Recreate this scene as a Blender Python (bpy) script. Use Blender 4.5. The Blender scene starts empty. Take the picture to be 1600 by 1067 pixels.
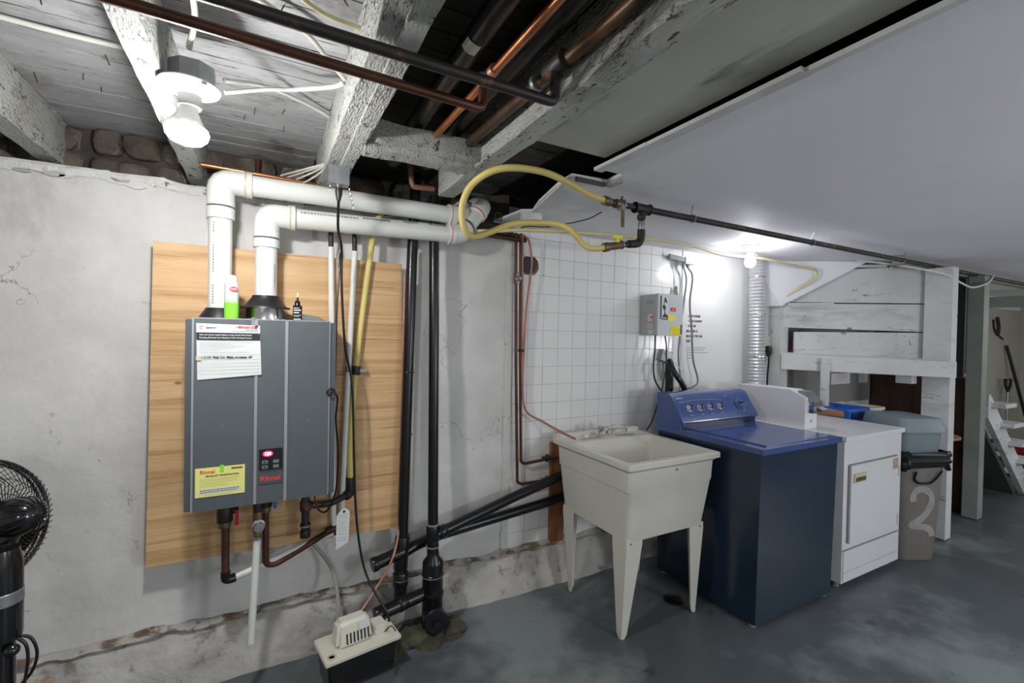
import bpy, bmesh, math, random
from mathutils import Vector, Matrix, noise
S = bpy.context.scene
COL = S.collection
rnd = random.Random(7)

# ------------------------------------------------------------------ camera
yaw, pitch, roll = 0.49488, -0.01357, 0.019235
fw = Vector((math.sin(yaw)*math.cos(pitch), math.cos(yaw)*math.cos(pitch), math.sin(pitch)))
rt = fw.cross(Vector((0, 0, 1))).normalized(); up = rt.cross(fw)
cr, sr = math.cos(roll), math.sin(roll)
rt, up = cr*rt + sr*up, -sr*rt + cr*up
cd = bpy.data.cameras.new('camera'); cam = bpy.data.objects.new('camera', cd); COL.objects.link(cam)
cam.matrix_world = Matrix(((rt.x, up.x, -fw.x, 0), (rt.y, up.y, -fw.y, 0), (rt.z, up.z, -fw.z, 1.43), (0, 0, 0, 1)))
cd.sensor_width = 36; cd.lens = 36*720/1600; cd.clip_start = 0.02
S.camera = cam
# ------------------------------------------------------------------ world, exposure, lights
S.view_settings.view_transform = 'Standard'; S.view_settings.look = 'None'
S.view_settings.gamma = 1; S.view_settings.use_curve_mapping = False
S.view_settings.exposure = 0.0
w = bpy.data.worlds.new('world'); S.world = w; w.use_nodes = True
w.node_tree.nodes['Background'].inputs[0].default_value = (0.02, 0.02, 0.022, 1)
w.node_tree.nodes['Background'].inputs[1].default_value = 1.0
BULB1, BULB2 = 75, 60
def lamp(name, loc, power, size, color=(1, 1, 1), kind='POINT', rot=None):
    l = bpy.data.lights.new(name, kind); l.energy = power; l.color = color
    if kind == 'POINT': l.shadow_soft_size = size
    else: l.shape = 'RECTANGLE'; l.size = size[0]; l.size_y = size[1]
    o = bpy.data.objects.new(name, l); COL.objects.link(o); o.location = loc
    if rot: o.rotation_euler = rot
    return o
# added fill lights behind and beside the camera, standing in for unseen basement lamps
lamp('fill_light', (-0.5, -1.3, 1.75), 26, 0.14, (1, .985, .955))
lamp('fill_light', (2.4, -1.3, 1.30), 66, 0.18, (.95, .97, 1))
lamp('fill_light', (5.6, -0.8, 1.30), 42, 0.18, (.95, .97, 1))
lamp('fill_light', (7.6, 0.5, 1.6), 12, 0.12, (1, .98, .92))

# ------------------------------------------------------------------ materials
def N(nt, t, **k):
    n = nt.nodes.new(t)
    for a, b in k.items(): setattr(n, a, b)
    return n
def mat(name, col, rough=.5, metal=0, var=.0, vscale=8, bump=0, bscale=40, col2=None, thr=None, stretch=None, emis=None, spec=None, coat=0, detail=6, layers=(), cracks=None, knots=None):
    """colour noise between col and col2 (thr = sharp patches), fine bump"""
    m = bpy.data.materials.new(name); m.use_nodes = True; nt = m.node_tree; b = nt.nodes['Principled BSDF']
    b.inputs['Roughness'].default_value = rough; b.inputs['Metallic'].default_value = metal
    if spec is not None: b.inputs['Specular IOR Level'].default_value = spec
    if coat: b.inputs['Coat Weight'].default_value = coat
    c = (*col, 1); b.inputs['Base Color'].default_value = c
    m.diffuse_color = c
    tc = N(nt, 'ShaderNodeTexCoord'); mp = N(nt, 'ShaderNodeMapping'); nt.links.new(tc.outputs['Object'], mp.inputs['Vector'])
    if stretch: mp.inputs['Scale'].default_value = stretch
    cur = None
    if var or col2:
        c2 = (*col2, 1) if col2 else tuple(max(0, x*(1-var)) for x in col)+(1,)
        nz = N(nt, 'ShaderNodeTexNoise'); nz.inputs['Scale'].default_value = vscale; nz.inputs['Detail'].default_value = detail
        nt.links.new(mp.outputs[0], nz.inputs['Vector'])
        rp = N(nt, 'ShaderNodeValToRGB')
        a, d = thr if thr else (.35, .65)
        rp.color_ramp.elements[0].position = a; rp.color_ramp.elements[1].position = d
        rp.color_ramp.elements[0].color = c; rp.color_ramp.elements[1].color = c2
        nt.links.new(nz.outputs['Fac'], rp.inputs[0]); cur = rp.outputs[0]
    for (lc, ls, la, ld, lst) in layers:          # further blotches: colour, scale, ramp ends, stretch
        mp2 = N(nt, 'ShaderNodeMapping'); nt.links.new(tc.outputs['Object'], mp2.inputs['Vector'])
        mp2.inputs['Scale'].default_value = lst; mp2.inputs['Location'].default_value = (ls*.37, ls*1.7, 3.1)
        nz = N(nt, 'ShaderNodeTexNoise'); nz.inputs['Scale'].default_value = ls; nz.inputs['Detail'].default_value = 8; nz.inputs['Roughness'].default_value = .62
        nt.links.new(mp2.outputs[0], nz.inputs['Vector'])
        rp = N(nt, 'ShaderNodeMapRange'); rp.inputs['From Min'].default_value = la; rp.inputs['From Max'].default_value = ld
        nt.links.new(nz.outputs['Fac'], rp.inputs['Value'])
        mx = N(nt, 'ShaderNodeMix', data_type='RGBA'); nt.links.new(rp.outputs[0], mx.inputs[0])
        if cur: nt.links.new(cur, mx.inputs[6])
        else: mx.inputs[6].default_value = c
        mx.inputs[7].default_value = (*lc, 1); cur = mx.outputs[2]
    if cracks:            # thin wandering cracks: scale, half width, colour, mask start, stretch
        cs_, cw, cc, cm, cst = cracks
        mp3 = N(nt, 'ShaderNodeMapping'); nt.links.new(tc.outputs['Object'], mp3.inputs['Vector']); mp3.inputs['Scale'].default_value = cst
        wn = N(nt, 'ShaderNodeTexNoise'); wn.inputs['Scale'].default_value = cs_*2.2; wn.inputs['Detail'].default_value = 6; nt.links.new(mp3.outputs[0], wn.inputs['Vector'])
        ad = N(nt, 'ShaderNodeMix', data_type='VECTOR'); ad.inputs[0].default_value = .16
        nt.links.new(mp3.outputs[0], ad.inputs[4]); nt.links.new(wn.outputs['Color'], ad.inputs[5])
        vo = N(nt, 'ShaderNodeTexVoronoi', feature='DISTANCE_TO_EDGE'); vo.inputs['Scale'].default_value = cs_; nt.links.new(ad.outputs[1], vo.inputs['Vector'])
        r1 = N(nt, 'ShaderNodeMapRange'); r1.inputs['From Min'].default_value = cw; r1.inputs['From Max'].default_value = cw*.4; nt.links.new(vo.outputs['Distance'], r1.inputs['Value'])
        mk = N(nt, 'ShaderNodeTexNoise'); mk.inputs['Scale'].default_value = cs_*.9; mk.inputs['Detail'].default_value = 3; nt.links.new(mp3.outputs[0], mk.inputs['Vector'])
        r2 = N(nt, 'ShaderNodeMapRange'); r2.inputs['From Min'].default_value = cm; r2.inputs['From Max'].default_value = cm+.05; nt.links.new(mk.outputs['Fac'], r2.inputs['Value'])
        mu = N(nt, 'ShaderNodeMath', operation='MULTIPLY'); nt.links.new(r1.outputs[0], mu.inputs[0]); nt.links.new(r2.outputs[0], mu.inputs[1])
        mx = N(nt, 'ShaderNodeMix', data_type='RGBA'); nt.links.new(mu.outputs[0], mx.inputs[0])
        if cur: nt.links.new(cur, mx.inputs[6])
        else: mx.inputs[6].default_value = c
        mx.inputs[7].default_value = (*cc, 1); cur = mx.outputs[2]
    if knots:             # wood knots: scale, radius, colour
        mp4 = N(nt, 'ShaderNodeMapping'); nt.links.new(tc.outputs['Object'], mp4.inputs['Vector']); mp4.inputs['Scale'].default_value = (1, .01, 1.7)
        vo = N(nt, 'ShaderNodeTexVoronoi'); vo.inputs['Scale'].default_value = knots[0]; nt.links.new(mp4.outputs[0], vo.inputs['Vector'])
        r1 = N(nt, 'ShaderNodeMapRange'); r1.inputs['From Min'].default_value = knots[1]; r1.inputs['From Max'].default_value = knots[1]*.35; nt.links.new(vo.outputs['Distance'], r1.inputs['Value'])
        mx = N(nt, 'ShaderNodeMix', data_type='RGBA'); nt.links.new(r1.outputs[0], mx.inputs[0]); nt.links.new(cur, mx.inputs[6]); mx.inputs[7].default_value = (*knots[2], 1); cur = mx.outputs[2]
    if cur: nt.links.new(cur, b.inputs['Base Color'])
    if bump:
        nz = N(nt, 'ShaderNodeTexNoise'); nz.inputs['Scale'].default_value = bscale; nz.inputs['Detail'].default_value = 5
        nt.links.new(mp.outputs[0], nz.inputs['Vector'])
        bp = N(nt, 'ShaderNodeBump'); bp.inputs['Distance'].default_value = bump; bp.inputs['Strength'].default_value = 1
        nt.links.new(nz.outputs['Fac'], bp.inputs['Height']); nt.links.new(bp.outputs[0], b.inputs['Normal'])
    if emis:
        b.inputs['Emission Color'].default_value = (*emis[0], 1); b.inputs['Emission Strength'].default_value = emis[1]
    return m
O1 = (1, 1, 1)
M = dict(
 wall=mat('painted_plaster', (.60,.60,.585), .75, var=.10, vscale=2.5, bump=.006, bscale=12, layers=[((.30,.27,.24), 7, .68, .72, O1), ((.72,.72,.71), 1.3, .45, .65, O1), ((.42,.40,.37), 30, .70, .74, (1,1,.6)), ((.40,.39,.37), 2.1, .60, .72, (1,1,.5))], cracks=(4.2, .006, (.30,.28,.26), .56, O1)),
 wall2=mat('white_painted_wall', (.78,.78,.77), .6, var=.04, vscale=3, bump=.002, bscale=14, layers=[((.25,.24,.22), 42, .76, .78, O1)]),
 kerb=mat('rough_painted_concrete', (.50,.49,.46), .85, var=.25, vscale=6, bump=.012, bscale=22, layers=[((.20,.17,.14), 9, .58, .68, O1), ((.30,.17,.09), 4, .62, .70, (1,1,3))]),
 dirt=mat('rusty_dirt', (.20,.15,.11), .95, var=.5, vscale=16, bump=.01, bscale=30, layers=[((.42,.40,.37), 9, .47, .54, (1,1,2))]),
 peel=mat('peeling_paint', (.72,.72,.69), .8, var=.1, vscale=5, bump=.02, bscale=26, layers=[((.28,.23,.19), 13, .57, .61, O1)]),
 floor=mat('grey_painted_concrete', (.10,.118,.128), .42, var=.22, vscale=2.2, bump=.0025, bscale=12, layers=[((.22,.25,.255), 1.4, .52, .66, O1), ((.25,.26,.26), 38, .73, .77, O1), ((.045,.045,.045), 6, .62, .72, O1)]),
 tile=mat('white_wall_tile', (.80,.80,.79), .16, var=.03, vscale=3, bump=.0006, bscale=8),
 grout=mat('grout', (.78,.78,.77), .8),
 board=mat('whitewashed_board', (.45,.46,.47), .75, var=.25, vscale=3, bump=.006, bscale=24, stretch=(1,6,6), layers=[((.07,.06,.05), 14, .62, .66, (.8,7,7)), ((.10,.09,.085), 2.6, .55, .70, (1,1,1))]),
 board_dark=mat('bare_dark_board', (.034,.032,.031), .85, var=.4, vscale=3, bump=.003, bscale=24, stretch=(1,6,6)),
 dirty=mat('sooty_board', (.17,.165,.15), .85, var=.5, vscale=4, bump=.004, bscale=18, layers=[((.30,.29,.27), 6, .60, .70, O1)]),
 lining=mat('grey_lining', (.27,.265,.255), .8, var=.1, vscale=3),
 joist=mat('flaking_painted_timber', (.57,.59,.55), .8, var=.2, vscale=5, bump=.022, bscale=55, stretch=(3.5,1,2), layers=[((.07,.055,.045), 24, .60, .645, (1.6,.8,1)), ((.42,.41,.37), 4, .5, .7, O1)], cracks=(11, .030, (.12,.10,.08), .52, (1.6,.5,1.6))),
 frame=mat('white_painted_timber', (.66,.68,.675), .6, var=.16, vscale=3, bump=.004, bscale=26, layers=[((.20,.19,.17), 16, .66, .70, (1,1,.6)), ((.42,.42,.40), 3, .56, .70, (.5,.5,2))], cracks=(6, .018, (.22,.20,.18), .55, (.45,.45,2.4))),
 frame_g=mat('grey_green_painted_timber', (.27,.30,.27), .55, var=.2, vscale=4, bump=.003, bscale=30),
 panel=mat('painted_ceiling_board', (.82,.82,.865), .65, var=.05, vscale=1.5, bump=.0012, bscale=16, layers=[((.36,.36,.36), 9, .745, .77, (.4,3,1))]),
 duct=mat('dull_sheet_metal', (.60,.61,.53), .5, metal=0, var=.2, vscale=2.5, bump=.001, bscale=30, layers=[((.12,.13,.11), 3.5, .58, .72, (2.4,.6,1))]),
 stone=mat('old_rubble_stone', (.15,.125,.10), .9, var=.5, vscale=8, bump=.02, bscale=25, layers=[((.30,.27,.22), 9, .56, .68, O1)]),
 mortar=mat('crumbled_mortar', (.10,.085,.07), .95, var=.5, vscale=8, bump=.02, bscale=25),
 ply=mat('bare_plywood', (.56,.35,.17), .6, var=.0, col2=(.70,.48,.26), vscale=2.2, thr=(.3,.7), stretch=(.9,1,7), bump=.001, bscale=30, layers=[((.50,.30,.135), 9, .47, .60, (.12,1,4.5)), ((.36,.19,.08), 7, .62, .66, (.16,1,7)), ((.70,.50,.29), 1.2, .5, .7, O1)], knots=(4.2, .075, (.20,.09,.035))),
 plyedge=mat('plywood_edge', (.38,.25,.13), .8),
 heater=mat('slate_enamel', (.115,.135,.147), .38, var=.06, vscale=30, bump=.0004, bscale=200, metal=.25),
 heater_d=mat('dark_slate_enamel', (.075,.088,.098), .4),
 ridge=mat('silver_trim', (.34,.36,.38), .35, metal=.3),
 pvc=mat('white_pvc', (.76,.78,.74), .35, var=.07, vscale=6, bump=.0006, bscale=40),
 pvcgap=mat('dark_coupling_ring', (.12,.12,.12), .6),  # dark grey ring set between the pipe couplings
 rubber=mat('black_rubber', (.012,.012,.014), .45),
 abs=mat('black_abs', (.008,.008,.010), .28, var=.3, vscale=9, layers=[((.10,.10,.10), 26, .72, .76, O1)]),
 steel=mat('bright_steel', (.62,.62,.60), .22, metal=1),
 galv=mat('galvanised_steel', (.33,.35,.37), .4, metal=.7, var=.2, vscale=30),
 chrome=mat('chrome', (.80,.80,.80), .1, metal=1),
 foil=mat('foil_duct', (.62,.62,.64), .35, metal=.5, bump=.003, bscale=40),
 copper=mat('copper', (.60,.24,.10), .3, metal=.85, var=.4, vscale=7),
 coppbrown=mat('dull_brown_pipe', (.065,.038,.025), .42, metal=.3, var=.4, vscale=8, layers=[((.24,.12,.055), 5, .57, .70, (1,.4,1))]),
 coppold=mat('old_copper', (.13,.055,.035), .45, metal=.5, var=.5, vscale=8),
 copppink=mat('pink_copper', (.50,.25,.18), .45, metal=.4, var=.3, vscale=12),
 iron=mat('rusty_black_iron', (.035,.028,.026), .5, metal=.2, var=.4, vscale=10, layers=[((.16,.07,.035), 20, .58, .66, O1)]),
 brass=mat('aged_brass', (.22,.16,.08), .45, metal=.6, var=.4, vscale=30),
 yhose=mat('yellow_gas_hose', (.72,.60,.20), .5, var=.12, vscale=9),
 yhose_p=mat('pale_yellow_gas_hose', (.70,.62,.34), .5, var=.12, vscale=9),
 cord=mat('black_cord', (.008,.008,.009), .4),
 gcord=mat('grey_cord', (.22,.22,.22), .5),
 wcord=mat('white_cable', (.66,.65,.60), .55),
 clear=mat('cloudy_vinyl_tube', (.30,.30,.27), .25),
 white=mat('white_enamel', (.78,.79,.80), .3, var=.03, vscale=3),
 wplast=mat('cream_plastic', (.72,.70,.61), .4, var=.06, vscale=6, layers=[((.35,.28,.20), 18, .74, .8, O1)]),
 sink=mat('off_white_moulded_plastic', (.66,.645,.575), .42, var=.06, vscale=4, bump=.0005, bscale=60, layers=[((.30,.24,.17), 13, .73, .78, (1,1,.5))]),
 dryer=mat('white_dryer_enamel', (.72,.73,.74), .32, var=.03, vscale=3),
 beige=mat('beige_plastic', (.55,.51,.38), .5),
 rust=mat('rust_patch', (.52,.37,.22), .8, var=.3, vscale=30),
 washer=mat('navy_enamel', (.009,.026,.052), .22, var=.10, vscale=3, coat=.3),
 washtop=mat('royal_blue_enamel', (.050,.090,.27), .18, var=.08, vscale=3, coat=.4),
 washedge=mat('deep_blue_recess', (.006,.016,.055), .3),
 silver=mat('silver_plastic', (.50,.50,.52), .3, metal=.5),
 dark=mat('black_plastic', (.010,.010,.011), .35),
 blackgl=mat('glossy_black', (.008,.008,.009), .18, coat=.4),
 paper=mat('white_paper', (.62,.66,.65), .7),
 ypaper=mat('yellow_paper', (.80,.78,.25), .6),
 ylabel=mat('bright_yellow_label', (.85,.75,.04), .5),
 ink=mat('black_ink', (.015,.015,.018), .6),
 gink=mat('grey_ink', (.22,.22,.22), .7),
 redink=mat('red_ink', (.65,.05,.04), .6),
 redp=mat('red_plastic', (.42,.02,.03), .4),
 bluep=mat('blue_plastic', (.02,.13,.55), .4),
 green=mat('lime_green_print', (.25,.75,.05), .35),
 canw=mat('white_can', (.60,.64,.62), .3),
 led=mat('red_display', (.3,.0,.02), .4, emis=((1,.02,.12), 2.2)),
 ledt=mat('lit_digits', (1,.6,.7), .4, emis=((1,.75,.85), 5)),
 bulb=mat('lit_bulb', (1,1,1), .4),
 porcelain=mat('white_porcelain', (.60,.61,.60), .25),
 greybox=mat('light_grey_enamel', (.52,.54,.56), .4, metal=.1),
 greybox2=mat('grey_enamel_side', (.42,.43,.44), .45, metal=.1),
 binm=mat('taupe_plastic', (.225,.205,.185), .42, var=.15, vscale=5, bump=.002, bscale=30),
 spray=mat('white_spray_paint', (.66,.64,.62), .6, var=.2, vscale=12),
 lid=mat('blue_grey_plastic', (.20,.245,.275), .45, var=.06, vscale=5),
 bag=mat('black_bin_bag', (.006,.006,.007), .16),
 card=mat('brown_cardboard', (.42,.22,.11), .8),
 wood=mat('orange_timber', (.30,.125,.045), .6, var=.4, vscale=6, stretch=(4,4,.5)),
 woodd=mat('dark_stained_wood', (.065,.024,.012), .5, var=.5, vscale=5, stretch=(1,4,.5)),
 woodl=mat('tan_wood', (.42,.25,.12), .5, var=.3, vscale=6),
 greyp=mat('dark_grey_panel', (.075,.085,.08), .6, var=.2, vscale=4),
 farwall=mat('beige_wall', (.42,.40,.35), .8, var=.1, vscale=2),
 moss=mat('damp_earth', (.10,.095,.06), .95, var=.6, vscale=14, bump=.02, bscale=30),
 hole=mat('rusty_hole', (.05,.03,.015), .8, var=.5, vscale=12, col2=(.24,.14,.06)),
)
# lit bulbs: they give off the light
def glow(name, col, st):
    m = bpy.data.materials.new(name); m.use_nodes = True; nt = m.node_tree; nt.nodes.clear()
    e = N(nt, 'ShaderNodeEmission'); e.inputs[0].default_value = (*col, 1); e.inputs[1].default_value = st
    o = N(nt, 'ShaderNodeOutputMaterial'); nt.links.new(e.outputs[0], o.inputs[0]); return m
M['glow1'] = glow('lit_reflector_bulb', (1, .98, .97), 560)
M['glow2'] = glow('lit_round_bulb', (.96, .97, 1), 130)

# ------------------------------------------------------------------ shape helpers (world coordinates)
def V(*a): return Vector(a)
def box(bm, x0, y0, z0, x1, y1, z1):
    vs = [bm.verts.new((x, y, z)) for z in (z0, z1) for y in (y0, y1) for x in (x0, x1)]
    for f in ((0,2,3,1), (4,5,7,6), (0,1,5,4), (2,6,7,3), (0,4,6,2), (1,3,7,5)): bm.faces.new([vs[i] for i in f])
    return vs
def hexa(bm, p):      # eight points: bottom 4 (ccw), top 4
    vs = [bm.verts.new(q) for q in p]
    for f in ((3,2,1,0), (4,5,6,7), (0,1,5,4), (1,2,6,5), (2,3,7,6), (3,0,4,7)): bm.faces.new([vs[i] for i in f])
    return vs
def prism(bm, pts, a, b, axis='z'):
    def mk(p, h):
        return {'z': (p[0], p[1], h), 'y': (p[0], h, p[1]), 'x': (h, p[0], p[1])}[axis]
    A = [bm.verts.new(mk(p, a)) for p in pts]; B = [bm.verts.new(mk(p, b)) for p in pts]
    n = len(pts); bm.faces.new(A[::-1]); bm.faces.new(B)
    for i in range(n): bm.faces.new([A[i], A[(i+1) % n], B[(i+1) % n], B[i]])
def fillet(pts, r):
    pts = [Vector(p) for p in pts]; out = [pts[0]]
    for i in range(1, len(pts)-1):
        a, b, c = pts[i-1], pts[i], pts[i+1]
        d1, d2 = (a-b), (c-b); k = min(r, d1.length*.45, d2.length*.45)
        p, q = b+d1.normalized()*k, b+d2.normalized()*k
        for t in (0, .25, .5, .75, 1): out.append((1-t)**2*p+2*t*(1-t)*b+t*t*q)
    out.append(pts[-1]); return out
def smooth(pts, n=6):
    P = [Vector(p) for p in pts]; P = [P[0]*2-P[1]]+P+[P[-1]*2-P[-2]]; out = []
    for i in range(1, len(P)-2):
        for k in range(n):
            t = k/n; a, b, c, d = P[i-1], P[i], P[i+1], P[i+2]
            out.append(.5*((2*b)+(c-a)*t+(2*a-5*b+4*c-d)*t*t+(3*b-a-3*c+d)*t**3))
    out.append(P[-2]); return out
def tube(bm, pts, r, seg=12, caps=True):
    pts = [Vector(p) for p in pts]; rs = r if isinstance(r, (list, tuple)) else [r]*len(pts)
    t0 = (pts[1]-pts[0]).normalized(); u = t0.orthogonal().normalized(); rings = []
    for i, p in enumerate(pts):
        if i == 0: t = t0
        elif i == len(pts)-1: t = (pts[i]-pts[i-1]).normalized()
        else:
            t = (pts[i+1]-pts[i]).normalized()+(pts[i]-pts[i-1]).normalized()
            t = t.normalized() if t.length > 1e-6 else t0
        u = (u-t*u.dot(t)); u = u.normalized() if u.length > 1e-6 else t.orthogonal().normalized()
        v = t.cross(u)
        rings.append([bm.verts.new(p+(u*math.cos(2*math.pi*k/seg)+v*math.sin(2*math.pi*k/seg))*rs[i]) for k in range(seg)])
    for a, b in zip(rings, rings[1:]):
        for k in range(seg): bm.faces.new([a[k], a[(k+1) % seg], b[(k+1) % seg], b[k]])
    if caps: bm.faces.new(rings[0][::-1]); bm.faces.new(rings[-1])
def lathe(bm, base, prof, axis=(0,0,1), seg=24):   # prof: (radius, distance along axis)
    ax = Vector(axis).normalized(); base = Vector(base)
    u = ax.orthogonal().normalized(); v = ax.cross(u); rings = []
    for r, h in prof:
        r = max(r, 1e-4)
        rings.append([bm.verts.new(base+ax*h+(u*math.cos(2*math.pi*k/seg)+v*math.sin(2*math.pi*k/seg))*r) for k in range(seg)])
    for a, b in zip(rings, rings[1:]):
        for k in range(seg): bm.faces.new([a[k], a[(k+1) % seg], b[(k+1) % seg], b[k]])
    bm.faces.new(rings[0][::-1]); bm.faces.new(rings[-1])
def ball(bm, c, r, sc=(1,1,1), seg=16):
    bmesh.ops.create_uvsphere(bm, u_segments=seg, v_segments=seg//2+2, radius=r, matrix=Matrix.Translation(c) @ Matrix.Diagonal((*sc, 1)))
def B(): return bmesh.new()
def MB(f, *a, **k):
    bm = B(); f(bm, *a, **k); return bm
WL = {}
def obj(name, bm, m, parent=None, bevel=0, sm=False, seg=2, angle=40):
    if bevel:
        es = [e for e in bm.edges if len(e.link_faces) == 2 and e.calc_face_angle(0) > math.radians(30)]
        try: bmesh.ops.bevel(bm, geom=es, offset=bevel, segments=seg, affect='EDGES', clamp_overlap=True)
        except Exception: pass
    bmesh.ops.recalc_face_normals(bm, faces=bm.faces)
    if parent is not None: org = WL[parent.name]
    else:
        lo = [min(v.co[i] for v in bm.verts) for i in range(3)]; hi = [max(v.co[i] for v in bm.verts) for i in range(3)]
        org = Vector(((lo[0]+hi[0])/2, (lo[1]+hi[1])/2, lo[2]))
    bmesh.ops.translate(bm, verts=bm.verts, vec=-org)
    me = bpy.data.meshes.new(name); bm.to_mesh(me); bm.free()
    for mm in (m if isinstance(m, (list, tuple)) else [m]): me.materials.append(M[mm])
    if sm:
        for p in me.polygons: p.use_smooth = True
        try: me.set_sharp_from_angle(angle=math.radians(angle))
        except Exception: pass
    o = bpy.data.objects.new(name, me); COL.objects.link(o)
    if parent is not None: o.parent = parent; WL[o.name] = org
    else: o.location = org; WL[o.name] = org
    return o
def text(name, s, size, loc, parent, m, right=(1,0,0), upv=(0,0,1), ax='LEFT', sx=1, bold=0, spacing=1):
    c = bpy.data.curves.new(name, 'FONT'); c.body = s; c.size = size; c.align_x = ax; c.extrude = .0003; c.offset = bold; c.space_character = spacing
    c.resolution_u = 2
    o = bpy.data.objects.new(name, c); COL.objects.link(o)
    me = bpy.data.meshes.new_from_object(o.evaluated_get(bpy.context.evaluated_depsgraph_get())); bpy.data.objects.remove(o)
    r, u = Vector(right).normalized(), Vector(upv).normalized(); n = r.cross(u)
    org = WL[parent.name]; loc = Vector(loc)
    me.transform(Matrix(((r.x*sx, u.x, n.x, loc.x-org.x), (r.y*sx, u.y, n.y, loc.y-org.y), (r.z*sx, u.z, n.z, loc.z-org.z), (0,0,0,1))))
    me.materials.clear(); me.materials.append(M[m])
    o = bpy.data.objects.new(name, me); COL.objects.link(o); o.parent = parent; WL[o.name] = org
    return o
def thing(name, label, cat, loc, group=None):
    o = bpy.data.objects.new(name, None); COL.objects.link(o); o.location = loc; o.empty_display_size = .05
    WL[o.name] = Vector(loc); o['label'] = label; o['category'] = cat
    if group: o['group'] = group
    return o
def tag(o, label, cat, group=None):
    o['label'] = label; o['category'] = cat
    if group: o['group'] = group
    return o
def struct(o): o['kind'] = 'structure'; return o
def nz(p, s=1, seed=0): return noise.noise(Vector(p)*s+Vector((seed*3.1, seed*1.7, seed)))

# ------------------------------------------------------------------ room shell
XL, XR, YB, YF = -2.4, 9.3, -2.6, 2.30
def grid(bm, x0, x1, y0, y1, step, f):
    nx, ny = max(1, round((x1-x0)/step)), max(1, round((y1-y0)/step)); g = []
    for j in range(ny+1):
        g.append([bm.verts.new(f(x0+(x1-x0)*i/nx, y0+(y1-y0)*j/ny)) for i in range(nx+1)])
    for j in range(ny):
        for i in range(nx): bm.faces.new([g[j][i], g[j][i+1], g[j+1][i+1], g[j+1][i]])
    return g
bm = B(); grid(bm, XL, XR, YB, YF+.15, .12, lambda x, y: V(x, y, .006*nz((x, y, 0), 1.3)-.006 if abs(x-2.5) > 1.7 else -.002))
floor = struct(obj('floor', bm, 'floor', sm=True))
# back wall: plastered section at the left, flat section behind the tiles and beyond
def wtop(x): return 2.02+.012*nz((x, 0, 0), 9)+.02*nz((x, 3, 0), 2.2)
def wallf(x, t):
    top = wtop(x); z = t*top
    y = 2.30+.004*nz((x, 0, z), 3)+.0022*nz((x, 1, z), 16)
    if x > .72: y += .012*nz((x, 2, z), 5)-.012*max(0, nz((x, 5, z), 7))+.004*nz((x, 6, z), 28)
    if z > 1.9: y += .014*max(0, nz((x, 9, z), 14))*((z-1.9)/.12)
    return V(x, y, z)
bm = B(); g = grid(bm, XL, 1.23, 0, 1, .022, lambda x, t: wallf(x, t))
top = [g[-1][i] for i in range(len(g[-1]))]
back = [bm.verts.new((v.co.x, 2.46, v.co.z+.015)) for v in top]
for i in range(len(top)-1): bm.faces.new([top[i], top[i+1], back[i+1], back[i]])
sd = [g[j][-1] for j in range(len(g))]
bk = [bm.verts.new((1.23, 2.312, v.co.z)) for v in sd]
for i in range(len(sd)-1): bm.faces.new([sd[i], bk[i], bk[i+1], sd[i+1]])
wall_back = struct(obj('wall_back', bm, 'wall', sm=True)); WL[wall_back.name] = wall_back.location.copy()
bm = B(); box(bm, 1.23, 2.307, 0, 2.60, 2.40, 2.06); obj('tile_backing', bm, 'grout', wall_back)
bm = B(); box(bm, 2.60, 2.300, 0, XR, 2.40, 2.30); obj('painted_section', bm, 'wall2', wall_back)
# tiles, each one its own piece (shared mesh)
P4 = .106
bm = B(); box(bm, .0005, 0, .0005, P4-.0010, .008, P4-.0010)
bmesh.ops.bevel(bm, geom=[e for e in bm.edges if all(abs(v.co.y) < 1e-5 for v in e.verts)], offset=.0011, segments=1, affect='EDGES')
bmesh.ops.recalc_face_normals(bm, faces=bm.faces)
tme = bpy.data.meshes.new('tile'); bm.to_mesh(tme); bm.free(); tme.materials.append(M['tile'])
for j in range(18):
    for i in range(13):
        x, z = 1.236+i*P4, .19+j*P4
        if z > 2.0 or x+P4 > 2.61: continue
        hx, hz = x+P4/2-1.348, z+P4/2-1.833
        if math.hypot(hx, hz) < .065: continue
        o = bpy.data.objects.new('tile', tme); COL.objects.link(o); o.parent = wall_back
        o.location = Vector((x, 2.2985+rnd.uniform(-.0007, .0007), z))-WL[wall_back.name]
        o.rotation_euler = (rnd.uniform(-.004, .004), 0, rnd.uniform(-.004, .004))
        if z+P4 > 2.05: o.scale = (1, 1, (2.05-z)/P4)
# tiles cut around the old flue hole, and the hole itself
hc = V(1.348, 2.299, 1.833); bm = B()
gx0, gz0 = 1.236, .19+15*P4
cells = [(i, j) for i in range(13) for j in range(18) if math.hypot(1.236+i*P4+P4/2-1.348, .19+j*P4+P4/2-1.833) < .065]
x0 = min(1.236+i*P4 for i, j in cells)+.001; x1 = max(1.236+(i+1)*P4 for i, j in cells)-.001
z0 = min(.19+j*P4 for i, j in cells)+.001; z1 = max(.19+(j+1)*P4 for i, j in cells)-.001
seg = 32; ring = []; outer = []
for k in range(seg):
    a = 2*math.pi*k/seg; dx, dz = math.cos(a), math.sin(a); r = .060+.003*nz((dx, dz, 0), 4)
    ring.append(bm.verts.new((hc.x+dx*r, 2.2985, hc.z+dz*r)))
    t = min(((x1-hc.x)/dx if dx > 1e-6 else 9), ((x0-hc.x)/dx if dx < -1e-6 else 9), ((z1-hc.z)/dz if dz > 1e-6 else 9), ((z0-hc.z)/dz if dz < -1e-6 else 9))
    outer.append(bm.verts.new((hc.x+dx*t, 2.2985, hc.z+dz*t)))
for k in range(seg): bm.faces.new([ring[k], ring[(k+1) % seg], outer[(k+1) % seg], outer[k]])
obj('cut_tile', bm, 'tile', wall_back)
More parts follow.
